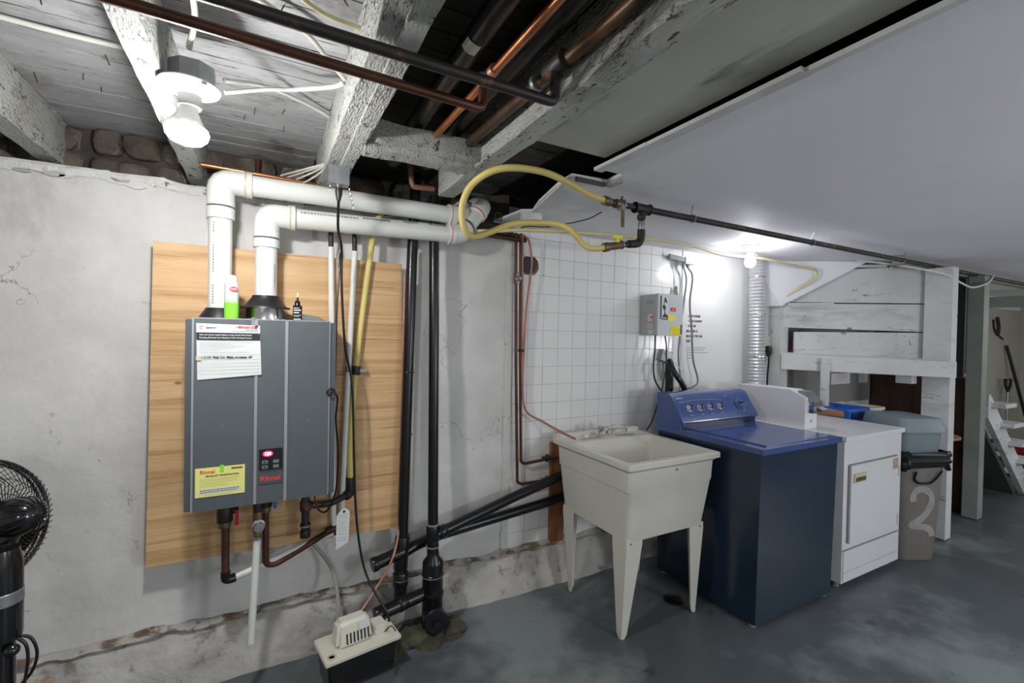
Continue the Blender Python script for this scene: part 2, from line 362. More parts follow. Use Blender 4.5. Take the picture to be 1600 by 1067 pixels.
bm = B(); lathe(bm, (hc.x, 2.2990, hc.z), [(.062, 0), (.060, .004), (.056, .0065), (.02, .0075)], (0, 1, 0), 28); fh = obj('flue_hole', bm, 'hole', wall_back)
bm = B(); lathe(bm, (hc.x-.010, 2.2983, hc.z-.004), [(.048, 0), (.048, .0006)], (0, 1, 0), 24); obj('soot', bm, 'rubber', wall_back)
# rubble stones above the wall ledge
bm = B(); box(bm, XL, 2.46, 1.9, 1.25, 2.6, 2.36); obj('mortar_backing', bm, 'mortar', wall_back)
x = -1.35
while x < 1.1:
    wd = rnd.uniform(.10, .22)
    for zz in (2.065, 2.17):
        c = V(x+wd/2+rnd.uniform(-.02, .02), 2.45, zz+rnd.uniform(-.01, .015)); bm = B()
        bmesh.ops.create_icosphere(bm, subdivisions=2, radius=1)
        for v in bm.verts:
            d = v.co.normalized(); k = 1+.22*nz(d, 2, x)
            d = Vector([math.copysign(abs(q)**.6, q) for q in d])
            v.co = Vector((d.x*wd*.44, d.y*.045, d.z*.05))*k+c
        obj('stone', bm, 'stone', wall_back)
    x += wd
bm = B(); box(bm, .70, 2.40, 1.95, 1.26, 2.455, 2.3); obj('old_masonry', bm, 'dirty', wall_back)
# flakes of peeled plaster along the ledge
for k in range(16):
    x = rnd.uniform(-.8, .2); bm = B(); n = 7; a0 = rnd.random()*6
    s_ = rnd.uniform(.012, .035); z = wtop(x)-rnd.uniform(.005, .04)
    prism(bm, [(x+math.cos(a0+i*6.283/n)*s_*rnd.uniform(.7, 1.5), z+math.sin(a0+i*6.283/n)*s_*.45*rnd.uniform(.6, 1.2)) for i in range(n)], 2.290, 2.302, 'y')
    obj('plaster_flake', bm, 'kerb' if k % 2 else 'wall', wall_back)
# concrete kerb along the foot of the wall
def kerbf(x, t):
    prof = [(2.33, .205), (2.28, .19), (2.255, .165), (2.235, .12), (2.215, .06), (2.20, .015), (2.185, -.02)]
    u = t*(len(prof)-1); i = min(int(u), len(prof)-2); f = u-i
    y, z = prof[i][0]*(1-f)+prof[i+1][0]*f, prof[i][1]*(1-f)+prof[i+1][1]*f
    d = .012*nz((x, y*3, z*3), 4)+.006*nz((x, y*3, z*3), 13)
    if .38 < x < .95 and t > .1: y += .06*math.exp(-((x-.66)/.17)**2)
    return V(x, y-d, z+d*.7)
bm = B(); grid(bm, XL, 2.9, 0, 1, .03, lambda x, t: kerbf(x, t))
bm.free(); bm = B()
nx, nt_ = 210, 18; g = []
for j in range(nt_+1): g.append([bm.verts.new(kerbf(XL+(2.9-XL)*i/nx, j/nt_)) for i in range(nx+1)])
for j in range(nt_):
    for i in range(nx): bm.faces.new([g[j][i], g[j][i+1], g[j+1][i+1], g[j+1][i]])
struct(obj('baseboard_back', bm, 'kerb', sm=True, angle=70))
bm = B(); row = []
for i in range(150):
    x = -.9+i*.024; z = .208+.012*nz((x,0,0),4)
    row.append([bm.verts.new((x, 2.30-.002, z+.010+.022*nz((x,1,0),9))), bm.verts.new((x, 2.283+.006*nz((x,2,0),20), z+.008)), bm.verts.new((x, 2.262+.014*nz((x,3,0),14), z-.006+.016*nz((x,4,0),11)))])
for a, b in zip(row, row[1:]):
    for k in range(2): bm.faces.new([a[k], a[k+1], b[k+1], b[k]])
obj('dirt_line', bm, 'dirt', wall_back, sm=True)
bm = B(); row = []
for i in range(70):
    x = -.95+i*.016; t = wtop(x)
    row.append([bm.verts.new((x, 2.2965, t+.002)), bm.verts.new((x, 2.2885+.004*nz((x,2,0),20), t-.012)), bm.verts.new((x, 2.2925, t-.035-.022*nz((x,4,0),13)-.012*nz((x,4,0),40)))])
for a, b in zip(row, row[1:]):
    for k in range(2): bm.faces.new([a[k], a[k+1], b[k+1], b[k]])
obj('peeling_edge', bm, 'peel', wall_back, sm=True)
# other walls
for nm, b6, mm in (('wall_left', (XL-.1, YB, 0, XL, 2.6, 2.36), 'wall'), ('wall_front', (XL, YB-.1, 0, XR, YB, 2.36), 'wall'), ('wall_right', (XR, YB, 0, XR+.1, 2.4, 2.36), 'farwall')):
    bm = B(); box(bm, *b6); struct(obj(nm, bm, mm))
# ceiling: slab, boards, joists, low panel
DZ = 2.225
bm = B(); box(bm, XL, YB, DZ+.022, XR, 2.6, DZ+.10)
ceiling = struct(obj('ceiling', bm, 'board_dark')); WL[ceiling.name] = ceiling.location.copy()
bays = [(-1.20, -.745, 'board'), (-.685, -.28, 'board'), (-.225, .203, 'board'), (.292, .675, 'board_dark'), (.758, 1.13, 'dirty')]
for (a, b, mm) in bays:
    k = 0; y = .20
    while y < 2.44:
        wd = .088; bm = B(); box(bm, a, y+.0030, DZ+rnd.uniform(-.0015, .0015), b, y+wd-.0030, DZ+.02)
        obj('ceiling_board', bm, mm, ceiling, bevel=.0015, seg=1); y += wd; k += 1
bm = B(); box(bm, XL, YB, DZ, -1.2, 2.6, DZ+.02); box(bm, -1.2, YB, DZ, 1.13, .2, DZ+.02); obj('ceiling_lining', bm, 'board', ceiling)
for k in range(26):
    a, b, mm = bays[k % 4]; x = rnd.uniform(a+.03, b-.03); y = rnd.uniform(.9, 2.2); bm = B()
    tube(bm, [(x,y,DZ+.004), (x+rnd.uniform(-.012,.012), y+rnd.uniform(-.012,.012), DZ-rnd.uniform(.012,.03))], .0016, 5); obj('nail', bm, 'iron', ceiling)
def rough_beam(name, x0, x1, y0, y1, z0, z1, m, par, amp=.004, step=.035, along='y'):
    L = (y1-y0) if along == 'y' else (x1-x0); n = int(L/step); bm = B(); rings = []
    for i in range(n+1):
        t = i/n
        if along == 'y':
            y = y0+(y1-y0)*t; cs = [(x0, y, z0), ((x0+x1)/2, y, z0), (x1, y, z0), (x1, y, (z0+z1)/2), (x1, y, z1), (x0, y, z1), (x0, y, (z0+z1)/2)]
        else:
            x = x0+(x1-x0)*t; cs = [(x, y0, z0), (x, (y0+y1)/2, z0), (x, y1, z0), (x, y1, (z0+z1)/2), (x, y1, z1), (x, y0, z1), (x, y0, (z0+z1)/2)]
        rings.append([bm.verts.new(Vector(c)+Vector((nz(c, 9, 1), nz(c, 9, 2), nz(c, 11, 3)))*amp) for c in cs])
    for a, b in zip(rings, rings[1:]):
        for k in range(7): bm.faces.new([a[k], a[(k+1) % 7], b[(k+1) % 7], b[k]])
    bm.faces.new(rings[0][::-1]); bm.faces.new(rings[-1])
    return obj(name, bm, m, par, sm=True, angle=35)
rough_beam('joist', -.745, -.685, -.9, 2.44, 2.050, DZ, 'joist', ceiling)
rough_beam('joist', -.280, -.225, -.9, 2.44, 2.050, DZ, 'joist', ceiling)
rough_beam('joist', .203, .246, -.9, 2.30, 2.062, DZ, 'joist', ceiling)
rough_beam('joist', .247, .292, -.9, 2.30, 2.050, DZ, 'joist', ceiling)
rough_beam('joist', .685, .757, -.9, 1.99, 2.050, DZ, 'joist', ceiling)
rough_beam('blocking', .293, .70, 1.53, 1.575, 2.060, 2.12, 'joist', ceiling, .006, .02, 'x')
rough_beam('blocking', .293, .71, 1.585, 1.665, 2.045, 2.10, 'joist', ceiling, .006, .02, 'x')
# sheet metal panel between the last joist and the low ceiling
bm = B(); box(bm, .757, -.9, 2.082, 1.088, 1.33, 2.085); obj('sheet_metal_panel', bm, 'duct', ceiling)
# low board ceiling at the right
pts = [(1.100, YB), (1.100, 1.36), (1.20, 1.362), (1.205, 1.46), (1.045, 1.475), (1.06, 1.60), (1.12, 1.84), (1.175, 1.99), (1.13, 2.02), (1.11, 2.30), (XR, 2.30), (XR, YB)]
bm = B(); prism(bm, pts, 2.050, 2.062); struct_p = obj('ceiling_panel', bm, 'panel', ceiling)
for (y0, y1, x0, x1) in ((-.9, .62, 1.078, 1.098), (.62, 1.10, 1.064, 1.10), (1.10, 1.36, 1.062, 1.10)):
    bm = B(); box(bm, x0, y0, 2.040, x1, y1, 2.052); obj('edge_batten', bm, 'frame', ceiling, bevel=.001)
bm = B(); hexa(bm, [(1.03,1.47,2.042),(1.045,1.455,2.042),(1.185,1.965,2.042),(1.17,1.99,2.042),(1.03,1.47,2.05),(1.045,1.455,2.05),(1.185,1.965,2.05),(1.17,1.99,2.05)]); obj('edge_batten', bm, 'frame', ceiling)
bm = B(); box(bm, 1.06, 1.462, 2.034, 1.20, 1.474, 2.05); obj('edge_batten', bm, 'greyp', ceiling)
bm = B(); box(bm, 1.205, 1.40, 2.036, 1.235, 1.47, 2.05); obj('edge_batten', bm, 'joist', ceiling)
bm = B(); box(bm, 1.13, 2.00, 2.00, 1.24, 2.03, 2.05); obj('edge_batten', bm, 'frame', ceiling)
# chipped plaster column edge left of the tiles
bm = B()
for k in range(46):
    z = .22+k*.039; hexa(bm, [(1.195-.02*abs(nz((k,0,0),.7)),2.292,z),(1.232,2.288,z),(1.232,2.31,z),(1.19,2.31,z),(1.195-.02*abs(nz((k+1,0,0),.7)),2.292,z+.039),(1.232,2.288,z+.039),(1.232,2.31,z+.039),(1.19,2.31,z+.039)])
obj('corner_bead', bm, 'wall', wall_back)
# pale strip on the wall between the two black stacks
bm = B(); box(bm, .655, 2.288, .42, .71, 2.302, 1.84); obj('pale_strip', bm, 'wall2', wall_back, bevel=.003)

# ------------------------------------------------------------------ plywood and water heater
bm = B(); hexa(bm, [(-.392,2.222,.505),(.606,2.222,.482),(.606,2.240,.482),(-.392,2.240,.505),(-.377,2.222,1.766),(.585,2.222,1.763),(.585,2.240,1.763),(-.377,2.240,1.766)])
o = PB = thing('plywood_board', '', 'board', (.1,2.24,.5)); obj('sheet', bm, 'ply', PB, bevel=.001, seg=1)
for x in (-.25, .10, .50): bm = B(); box(bm, x,2.240,.54,x+.04,2.298,1.72); obj('batten', bm, 'plyedge', PB)
tag(PB, 'bare knotty plywood sheet fixed to the wall behind the water heater', 'board')
H = thing('water_heater', 'slate grey wall-hung tankless water heater with red display', 'water heater', (.007, 2.26, .765))
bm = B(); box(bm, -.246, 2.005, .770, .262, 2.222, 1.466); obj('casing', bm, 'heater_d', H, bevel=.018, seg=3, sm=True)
def slab_round(x0, x1, z0, z1, y0, y1, bev):
    bm = B(); box(bm, x0, y0, z0, x1, y1, z1); return bm
for (a, b, mm) in ((-.220, -.028, 'heater'), (-.022, .076, 'heater'), (.084, .236, 'heater')):
    bm = B(); box(bm, a, 2.000, .766, b, 2.02, 1.469); obj('front_panel', bm, mm, H, bevel=.002, sm=True)
for (a, b) in ((-.028, -.018), (.075, .086)):
    bm = B(); box(bm, a, 1.996, .768, b, 2.02, 1.468); o = obj('trim_strip', bm, 'ridge', H, bevel=.002); o['label'] = 'silver vertical trim strip'
bm = B(); box(bm, -.226, 1.999, .766, -.220, 2.02, 1.47); obj('side_trim', bm, 'ridge', H); bm = B(); box(bm, .236, 1.999, .766, .240, 2.02, 1.47); obj('side_trim', bm, 'ridge', H)
bm = B(); box(bm, -.222, 2.0, 1.469, .238, 2.03, 1.473); obj('top_trim', bm, 'ridge', H, bevel=.001)
for x in (-.130, .160):
    bm = B(); lathe(bm, (x, 2.000, 1.075), [(.0035, 0), (.0035, .002)], (0, -1, 0), 10); obj('screw', bm, 'steel', H)
cp = obj('control_panel', MB(box, -.010, 1.994, .895, .070, 2.001, .975), 'dark', H, bevel=.001)
bm = B(); lathe(bm, (.020, 1.994, .957), [(.0, 0), (.018, 0), (.018, .0015), (0, .0016)], (0, -1, 0), 20)
for v in bm.verts: v.co.z = .957+(v.co.z-.957)*.62
obj('display', bm, 'led', cp)
text('digits', '120', .016, (.007, 1.9918, .952), cp, 'ledt', bold=.0003)
for (x, z) in ((.010, .926), (.048, .926), (.010, .907), (.048, .907)):
    bm = B(); box(bm, x-.010, 1.991, z-.006, x+.010, 1.995, z+.006); obj('button', bm, 'galv', cp, bevel=.0015)
for z, s_ in ((.926, 1), (.907, -1)):
    bm = B(); prism(bm, [(.004, z-.003*s_), (.016, z-.003*s_), (.010, z+.004*s_)], 1.9902, 1.9912, 'y'); obj('arrow', bm, 'ink', cp)
bm = B(); box(bm, -.012, 1.996, .842, .070, 2.001, .884); bd = obj('name_plate', bm, 'heater_d', H, bevel=.001)
text('name_lettering', 'Rinnai', .027, (.029, 1.9955, .853), bd, 'redink', ax='CENTER', bold=.0008, sx=1.05)
# yellow registration card
def card(parent, x0, x1, z0, z1, y, m, name, tilt=0, **k):
    bm = B(); hexa(bm, [(x0,y-.001,z0),(x1,y-.001,z0+tilt),(x1,y,z0+tilt),(x0,y,z0),(x0,y-.001,z1),(x1,y-.001,z1+tilt),(x1,y,z1+tilt),(x0,y,z1)])
    return obj(name, bm, m, parent)
def lines(parent, x0, x1, zs, y, m='gink', h=.0009, name='print_line', gap=True):
    bm = B()
    for z, f in zs:
        x = x0; xe = x0+(x1-x0)*f
        while x < xe:
            l = rnd.uniform(.003, .012) if gap else xe-x
            box(bm, x, y-.0003, z, min(x+l, xe), y, z+h); x += l+.0016
    return obj(name, bm, m, parent)
YC = thing('registration_card', 'yellow printed registration card stuck low on the grey water heater', 'card', (-.135, 1.998, .818))
yc = obj('sheet', MB(box, -.212, 1.9975, .818, -.056, 1.9985, .925), 'ypaper', YC)
text('heading', 'Rinnai', .019, (-.198, 1.9970, .903), YC, 'redink', bold=.0004)
text('heading', 'PRODUCT REGISTRATION', .0088, (-.180, 1.9970, .890), YC, 'ink', bold=.0002)
lines(YC, -.198, -.066, [(.882,.95), (.876,.9), (.869,.93), (.863,.6), (.856,.7)], 1.9973)
bm = B(); box(bm, -.198, 1.9970, .830, -.070, 1.9974, .847); obj('white_band', bm, 'paper', YC)
lines(YC, -.196, -.072, [(.841,.98), (.834,.93)], 1.9969, 'ink', .0022)
lines(YC, -.18, -.09, [(.823,.98)], 1.9973)
bm = B(); box(bm, -.136, 1.9960, .905, -.124, 1.9974, .931); o = obj('tape', bm, 'green', YC); o['label'] = 'bit of lime green tape'
bm = B(); box(bm, -.100, 1.9970, .912, -.064, 1.9974, .918); obj('stamp', bm, 'brass', YC)
# white service sheet
SN = thing('service_notice', 'white service notice with black banner taped high on the grey water heater', 'paper', (-.11, 1.998, 1.25))
bm = B(); hexa(bm, [(-.208,1.996,1.247),(-.005,1.992,1.262),(-.005,1.9935,1.262),(-.208,1.9975,1.247),(-.213,1.996,1.452),(-.012,1.996,1.448),(-.012,1.9975,1.448),(-.213,1.9975,1.452)])
obj('sheet', bm, 'paper', SN)
YN = 1.9935
bm = B(); hexa(bm, [(-.211,1.9935,1.392),(-.011,1.9925,1.392),(-.011,1.998,1.392),(-.211,1.998,1.392),(-.212,1.9935,1.419),(-.0115,1.9925,1.418),(-.0115,1.998,1.418),(-.212,1.998,1.419)])
obj('banner', bm, 'ink', SN)
text('banner_lettering', 'Call us for all your needs: Heating, Cooling, Rental Water Heater,', .0072, (-.203, 1.9920, 1.4085), SN, 'paper', bold=.0002, sx=.86)
text('banner_lettering', 'Plumbing, Electrical, Duct Cleaning & Other Plumbing Products', .0072, (-.203, 1.9920, 1.398), SN, 'paper', bold=.0002, sx=.89)
text('phone_number', '1-800-266-3939', .0125, (-.020, 1.9935, 1.437), SN, 'redink', ax='RIGHT', sx=.88, bold=.0002)
text('sheet_lettering', 'enercare', .009, (-.184, 1.9935, 1.4345), SN, 'ink', bold=.0001)
bm = B()
tube(bm, [(-.196+.0055*math.cos(a), 1.9945, 1.437+.0055*math.sin(a)) for a in [.7+i*.29 for i in range(17)]], .0009, 5); obj('logo', bm, 'redink', SN)
lines(SN, -.060, -.018, [(1.430,1)], 1.9944, 'ink', .0013); lines(SN, -.105, -.018, [(1.424,1)], 1.9944, 'ink', .0011)
lines(SN, -.202, -.018, [(1.383,.9), (1.376,.55), (1.370,.75), (1.363,.6), (1.355,.35), (1.347,.85)], 1.9925)
lines(SN, -.205, -.010, [(1.338,1), (1.321,1), (1.308,1), (1.296,1), (1.284,1), (1.271,1)], 1.9915, 'gink', .0006, gap=False)
text('handwriting', 'Jan 21/18  Flush Cur. Maint. on heater  AF', .0105, (-.203, 1.9912, 1.326), SN, 'ink', sx=.92, bold=.0004)
bm = B(); box(bm, -.212, 1.9905, 1.318, -.196, 1.9925, 1.334); o = obj('tape', bm, 'beige', SN)
bm = B(); box(bm, -.040, 1.9960, 1.449, -.028, 1.9985, 1.478); obj('tape', bm, 'galv', SN)
# top collars of the heater
bm = B(); lathe(bm, (.007, 2.135, 1.466), [(.085, 0), (.085, .012), (.072, .012), (.072, .052), (.074, .055)], seg=32); obj('vent_collar', bm, 'steel', H, sm=True)
bm = B(); lathe(bm, (.007, 2.135, 1.519), [(.092, 0), (.090, .006), (.076, .010), (.050, .045), (.049, .052)], seg=32); obj('rubber_boot', bm, 'rubber', H, sm=True)
bm = B(); lathe(bm, (-.152, 2.135, 1.462), [(.074, 0), (.072, .010), (.050, .045), (.046, .052)], seg=32); obj('rubber_boot', bm, 'rubber', H, sm=True)
bm = B(); prism(bm, [(.10, 1.466), (.215, 1.466), (.235, 1.474), (.205, 1.492), (.11, 1.506)], 2.10, 2.20, 'y'); obj('bracket', bm, 'steel', H)
# spray can and glue bottle
SC = thing('spray_can', 'white and lime green insect spray can standing on the grey heater', 'spray can', (-.108, 2.055, 1.468))
bm = B(); lathe(bm, (-.108, 2.055, 1.470), [(.0235, 0), (.0245, .003), (.0245, .060), (.0245, .0605)], seg=28); obj('lower_body', bm, 'green', SC, sm=True)
bm = B(); lathe(bm, (-.108, 2.055, 1.5305), [(.0245, 0), (.0245, .068), (.0225, .077), (.0195, .080)], seg=28); obj('upper_body', bm, 'canw', SC, sm=True)
bm = B(); lathe(bm, (-.108, 2.055, 1.610), [(.0180, 0), (.0180, .018), (.0165, .026), (.011, .028), (.0, .028)], seg=24); obj('cap', bm, 'white', SC, sm=True)
dv = Vector((-.108, 2.055, 0)).normalized(); rv = Vector((.998, .052, 0))
bm = B(); lathe(bm, V(-.108, 2.055, 1.583)-dv*.0247+rv*.006, [(.0, 0), (.0135, .0), (.013, .001), (0, .001)], -dv, 20)
for v in bm.verts: v.co.z = 1.583+(v.co.z-1.583)*.72
obj('emblem', bm, 'redink', SC)
text('emblem_lettering', 'OFF!', .0095, V(-.108, 2.055, 1.5798)-dv*.0262+rv*.006, SC, 'canw', right=rv, ax='CENTER', bold=.0003)
for k in range(7):
    a = -2.35+k*.27; bm = B(); hgt = rnd.uniform(.008, .02); c = V(-.108+.0248*math.cos(a), 2.055+.0248*math.sin(a), 1.529)
    tube(bm, [c, c+V(0, 0, hgt)], [.0022, .0003], 5); obj('grass_print', bm, 'green', SC)
GB = thing('glue_bottle', 'small black squeeze bottle with gold nozzle standing on the grey heater', 'bottle', (.119, 2.055, 1.468))
bm = B(); box(bm, .103, 2.045, 1.470, .137, 2.065, 1.532); obj('body', bm, 'blackgl', GB, bevel=.005, sm=True)
bm = B(); lathe(bm, (.120, 2.055, 1.532), [(.013, 0), (.011, .005), (.010, .018), (.005, .022), (.003, .036)], seg=16); obj('shoulder', bm, 'blackgl', GB, sm=True)
bm = B(); lathe(bm, (.120, 2.055, 1.566), [(.0032, 0), (.0045, .002), (.003, .018), (.001, .020)], seg=12); obj('nozzle', bm, 'ypaper', GB, sm=True)
for k, (z, h) in enumerate(((1.521, .004), (1.512, .006), (1.502, .006), (1.493, .002), (1.488, .002), (1.476, .005))):
    bm = B(); box(bm, .106, 2.0442, z, .106+(.026 if k % 2 else .020), 2.045, z+h*.75); obj('print_line', bm, 'paper', GB)

# ------------------------------------------------------------------ white vent pipes
def pipe(name, pts, r, m, par=None, rad=.05, seg=20, do=True):
    bm = B(); tube(bm, fillet(pts, rad) if rad else pts, r, seg); return obj(name, bm, m, par, sm=True, angle=50)
def sleeve(name, a, b, r, m, par, seg=24):
    a, b = Vector(a), Vector(b); bm = B(); L = (b-a).length
    lathe(bm, a, [(r*.96, 0), (r, .002), (r, L-.002), (r*.96, L)], (b-a), seg); return obj(name, bm, m, par, sm=True)
PR = .0435
V1 = thing('vent_pipe', 'upper thick white vent pipe rising from the left of the heater', 'pipe', (-.152, 2.14, 1.51), 'white vent pipes')
pipe('riser', [(-.152,2.14,1.50), (-.152,2.14,1.88)], PR*.93, 'pvc', V1, 0)
sleeve('coupling', (-.152,2.14,1.86), (-.152,2.14,1.905), PR*1.12, 'pvc', V1)
sleeve('ring', (-.152,2.14,1.905), (-.152,2.14,1.912), PR*.98, 'pvcgap', V1)
sleeve('coupling', (-.152,2.14,1.911), (-.152,2.14,1.935), PR*1.12, 'pvc', V1)
pipe('elbow', [(-.152,2.14,1.93), (-.152,2.14,2.010), (-.06,2.14,2.010)], PR*1.10, 'pvc', V1, .075)
sleeve('coupling', (-.075,2.14,2.010), (-.045,2.14,2.010), PR*1.18, 'pvc', V1)
o = sleeve('label_band', (-.0735,2.14,2.010), (-.063,2.14,2.010), PR*1.19, 'beige', V1)
pipe('run', [(-.05,2.14,2.010), (.80,2.14,2.012)], PR*.95, 'pvc', V1, 0)
sleeve('coupling', (.785,2.14,2.012), (.825,2.14,2.014), PR*1.15, 'pvc', V1)
pipe('elbow', [(.82,2.14,2.014), (.86,2.16,2.03), (.90,2.24,2.07)], PR*1.08, 'pvc', V1, .04)
sleeve('coupling', (.885,2.21,2.056), (.91,2.26,2.08), PR*1.15, 'pvc', V1)
pipe('tail', [(.90,2.24,2.07), (.98,2.40,2.15)], PR*.95, 'pvc', V1, 0)
V2 = thing('vent_pipe', 'lower thick white vent pipe rising from the middle of the heater', 'pipe', (.007, 2.135, 1.57), 'white vent pipes')
pipe('riser', [(.007,2.135,1.56), (.007,2.135,1.79)], PR*.93, 'pvc', V2, 0)
sleeve('coupling', (.007,2.135,1.765), (.007,2.135,1.800), PR*1.12, 'pvc', V2)
sleeve('ring', (.007,2.135,1.800), (.007,2.135,1.806), PR*.98, 'pvcgap', V2)
sleeve('coupling', (.007,2.135,1.806), (.007,2.135,1.828), PR*1.12, 'pvc', V2)
pipe('elbow', [(.007,2.135,1.82), (.007,2.135,1.898), (.10,2.14,1.900)], PR*1.10, 'pvc', V2, .075)
sleeve('coupling', (.085,2.14,1.900), (.112,2.14,1.900), PR*1.18, 'pvc', V2)
sleeve('label_band', (.087,2.14,1.900), (.097,2.14,1.900), PR*1.19, 'beige', V2)
pipe('run', [(.11,2.14,1.900), (.80,2.14,1.918)], PR*.95, 'pvc', V2, 0)
sleeve('coupling', (.785,2.14,1.918), (.82,2.14,1.920), PR*1.15, 'pvc', V2)
pipe('elbow', [(.815,2.14,1.92), (.86,2.14,1.93), (.895,2.15,1.975)], PR*1.08, 'pvc', V2, .04)
sleeve('ring', (.883,2.147,1.962), (.892,2.15,1.972), PR*1.12, 'pvcgap', V2)
pipe('rising_length', [(.885,2.148,1.962), (.965,2.17,2.06)], PR*.95, 'pvc', V2, 0)
sleeve('coupling', (.945,2.165,2.035), (.965,2.17,2.06), PR*1.15, 'pvc', V2)
sleeve('label_band', (.946,2.165,2.036), (.952,2.167,2.043), PR*1.17, 'redink', V2)
pipe('elbow', [(.955,2.168,2.048), (.99,2.18,2.09), (1.0,2.30,2.12)], PR*1.05, 'pvc', V2, .05)
for (vp, xs) in ((V1, (.790,)), (V2, (.790,))):
    z = 2.012 if vp is V1 else 1.918
    sleeve('label_band', (xs[0]+.002,2.14,z), (xs[0]+.008,2.14,z), PR*1.165, 'redink', vp)
# printed marking along the pipes (flat print)
def pmark(par, x0, x1, zf, y):
    bm = B(); x = x0
    while x < x1:
        l = rnd.uniform(.004, .012); z = zf(x); box(bm, x, y-.0006, z, x+l, y+.004, z+.006); x += l+.004
    obj('pipe_print', bm, 'gink', par)
pmark(V2, .13, .36, lambda x: 1.918+.026*(x-.11), 2.1035); pmark(V2, .38, .50, lambda x: 1.922+.026*(x-.11), 2.1035); pmark(V2, .56, .62, lambda x: 1.926+.026*(x-.11), 2.1035); pmark(V2, .68, .76, lambda x: 1.927+.026*(x-.11), 2.1035)
bm = B(); z = 1.53
while z < 1.84:
    if not (1.60 < z < 1.64 or 1.76 < z < 1.80): box(bm, -.1745, 2.1035, z, -.1700, 2.106, z+.007)
    z += .011
obj('pipe_print', bm, 'gink', V1)
bm = B(); z = 1.60
while z < 1.70: box(bm, .0345, 2.1035, z, .0385, 2.108, z+.006); z += .010
obj('pipe_print', bm, 'gink', V2)

# ------------------------------------------------------------------ thin pipes and cords by the heater
W1 = thing('water_pipe', 'thin white pipe running down between heater and cord', 'pipe', (.28, 2.24, .48), 'thin white pipes on the plywood')
pipe('tube', [(.262,2.205,1.80), (.287,2.205,.60), (.296,2.20,.50)], .0125, 'pvc', W1, 0, 12); pipe('stub', [(.260,2.205,1.92), (.262,2.205,1.79)], .011, 'iron', W1, 0, 12)
sleeve('ring', (.262,2.205,1.795), (.262,2.205,1.808), .0145, 'pvc', W1)
W2 = thing('water_pipe', 'thin white pipe running down beside the yellow gas hose', 'pipe', (.35, 2.24, .65), 'thin white pipes on the plywood')
pipe('tube', [(.364,2.205,1.79), (.338,2.205,1.10), (.323,2.205,.60)], .0125, 'pvc', W2, 0, 12); pipe('stub', [(.360,2.205,1.92), (.364,2.205,1.78)], .011, 'iron', W2, 0, 12)
sleeve('ring', (.364,2.205,1.785), (.364,2.205,1.80), .0145, 'pvc', W2); sleeve('clip', (.344,2.205,1.250), (.344,2.205,1.275), .017, 'galv', W2)
G1 = thing('gas_hose', 'yellow gas hose hanging down the plywood to a black fitting', 'hose', (.36, 2.235, .68))
bm = B(); tube(bm, smooth([(.50,2.22,2.02), (.452,2.21,1.93), (.433,2.203,1.79), (.398,2.203,1.488), (.375,2.203,1.248), (.360,2.203,1.04), (.353,2.203,.89), (.358,2.20,.74)]), .0135, 12); obj('hose', bm, 'yhose', G1, sm=True)
sleeve('clamp', (.373,2.203,1.235), (.378,2.203,1.275), .021, 'rubber', G1); bm = B(); box(bm, .390, 2.190, 1.248, .420, 2.223, 1.262); obj('strap', bm, 'galv', G1)
sleeve('fitting', (.358,2.20,.69), (.356,2.20,.765), .0175, 'iron', G1)
G2 = thing('gas_pipe', 'black iron gas pipe and drip leg under the right of the heater', 'pipe', (.17, 2.15, .56))
pipe('drip_leg', [(.166,2.15,.775), (.167,2.15,.565)], .016, 'iron', G2, 0, 14)
pipe('branch', [(.166,2.15,.680), (.27,2.155,.672), (.357,2.20,.690)], .0145, 'iron', G2, .03, 14)
for a, b, r in (((.166,2.15,.70), (.167,2.15,.66), .022), ((.167,2.15,.605), (.167,2.15,.59), .021), ((.167,2.15,.575), (.167,2.15,.545), .021), ((.335,2.185,.684), (.360,2.205,.692), .021)): sleeve('fitting', a, b, r, 'iron', G2)
sleeve('fitting', (.167,2.15,.592), (.167,2.15,.597), .0225, 'galv', G2)
# hot outlet (left), relief pipe (middle), cold inlet
P1 = thing('hot_water_pipe', 'brown copper water pipe with red valve below the left of the heater', 'pipe', (-.125, 2.12, .43))
pipe('drop', [(-.125,2.12,.775), (-.122,2.12,.455)], .0145, 'coppold', P1, 0, 14)
sleeve('valve', (-.126,2.12,.735), (-.126,2.12,.675), .028, 'iron', P1); sleeve('valve_nut', (-.126,2.12,.675), (-.126,2.12,.652), .021, 'brass', P1)
bm = B(); lathe(bm, (-.105,2.12,.715), [(.014,0), (.014,.025)], (1,0,0), 14); obj('valve_port', bm, 'iron', P1)
bm = B(); box(bm, -.090, 2.085, .665, -.078, 2.10, .725); h_ = obj('handle', bm, 'redp', P1, bevel=.003)
pipe('elbow', [(-.122,2.12,.475), (-.122,2.12,.440), (-.090,2.13,.440)], .0175, 'abs', P1, .02, 14)
pipe('white_run', [(-.088,2.13,.440), (.076,2.17,.475), (.290,2.20,.525)], .0130, 'pvc', P1, .0, 14)
P2 = thing('relief_pipe', 'straight white discharge pipe hanging from brass relief valve under heater', 'pipe', (-.025, 2.05, .20))
pipe('stub', [(-.013,2.06,.775), (-.013,2.06,.72)], .016, 'iron', P2, 0, 14)
bm = B(); lathe(bm, (-.010,2.045,.668), [(.0,0), (.024,.001), (.024,.010), (.017,.014), (.017,.035), (0,.036)], (.1,-1,0), 20); obj('relief_valve', bm, 'galv', P2, sm=True)
sleeve('valve_body', (-.012,2.05,.72), (-.013,2.05,.640), .0165, 'brass', P2); sleeve('ring', (-.013,2.05,.612), (-.013,2.05,.620), .0175, 'galv', P2); sleeve('nut', (-.013,2.05,.64), (-.013,2.05,.612), .013, 'brass', P2)
pipe('discharge', [(-.013,2.05,.614), (-.031,2.05,.205)], .0135, 'pvc', P2, 0, 14)
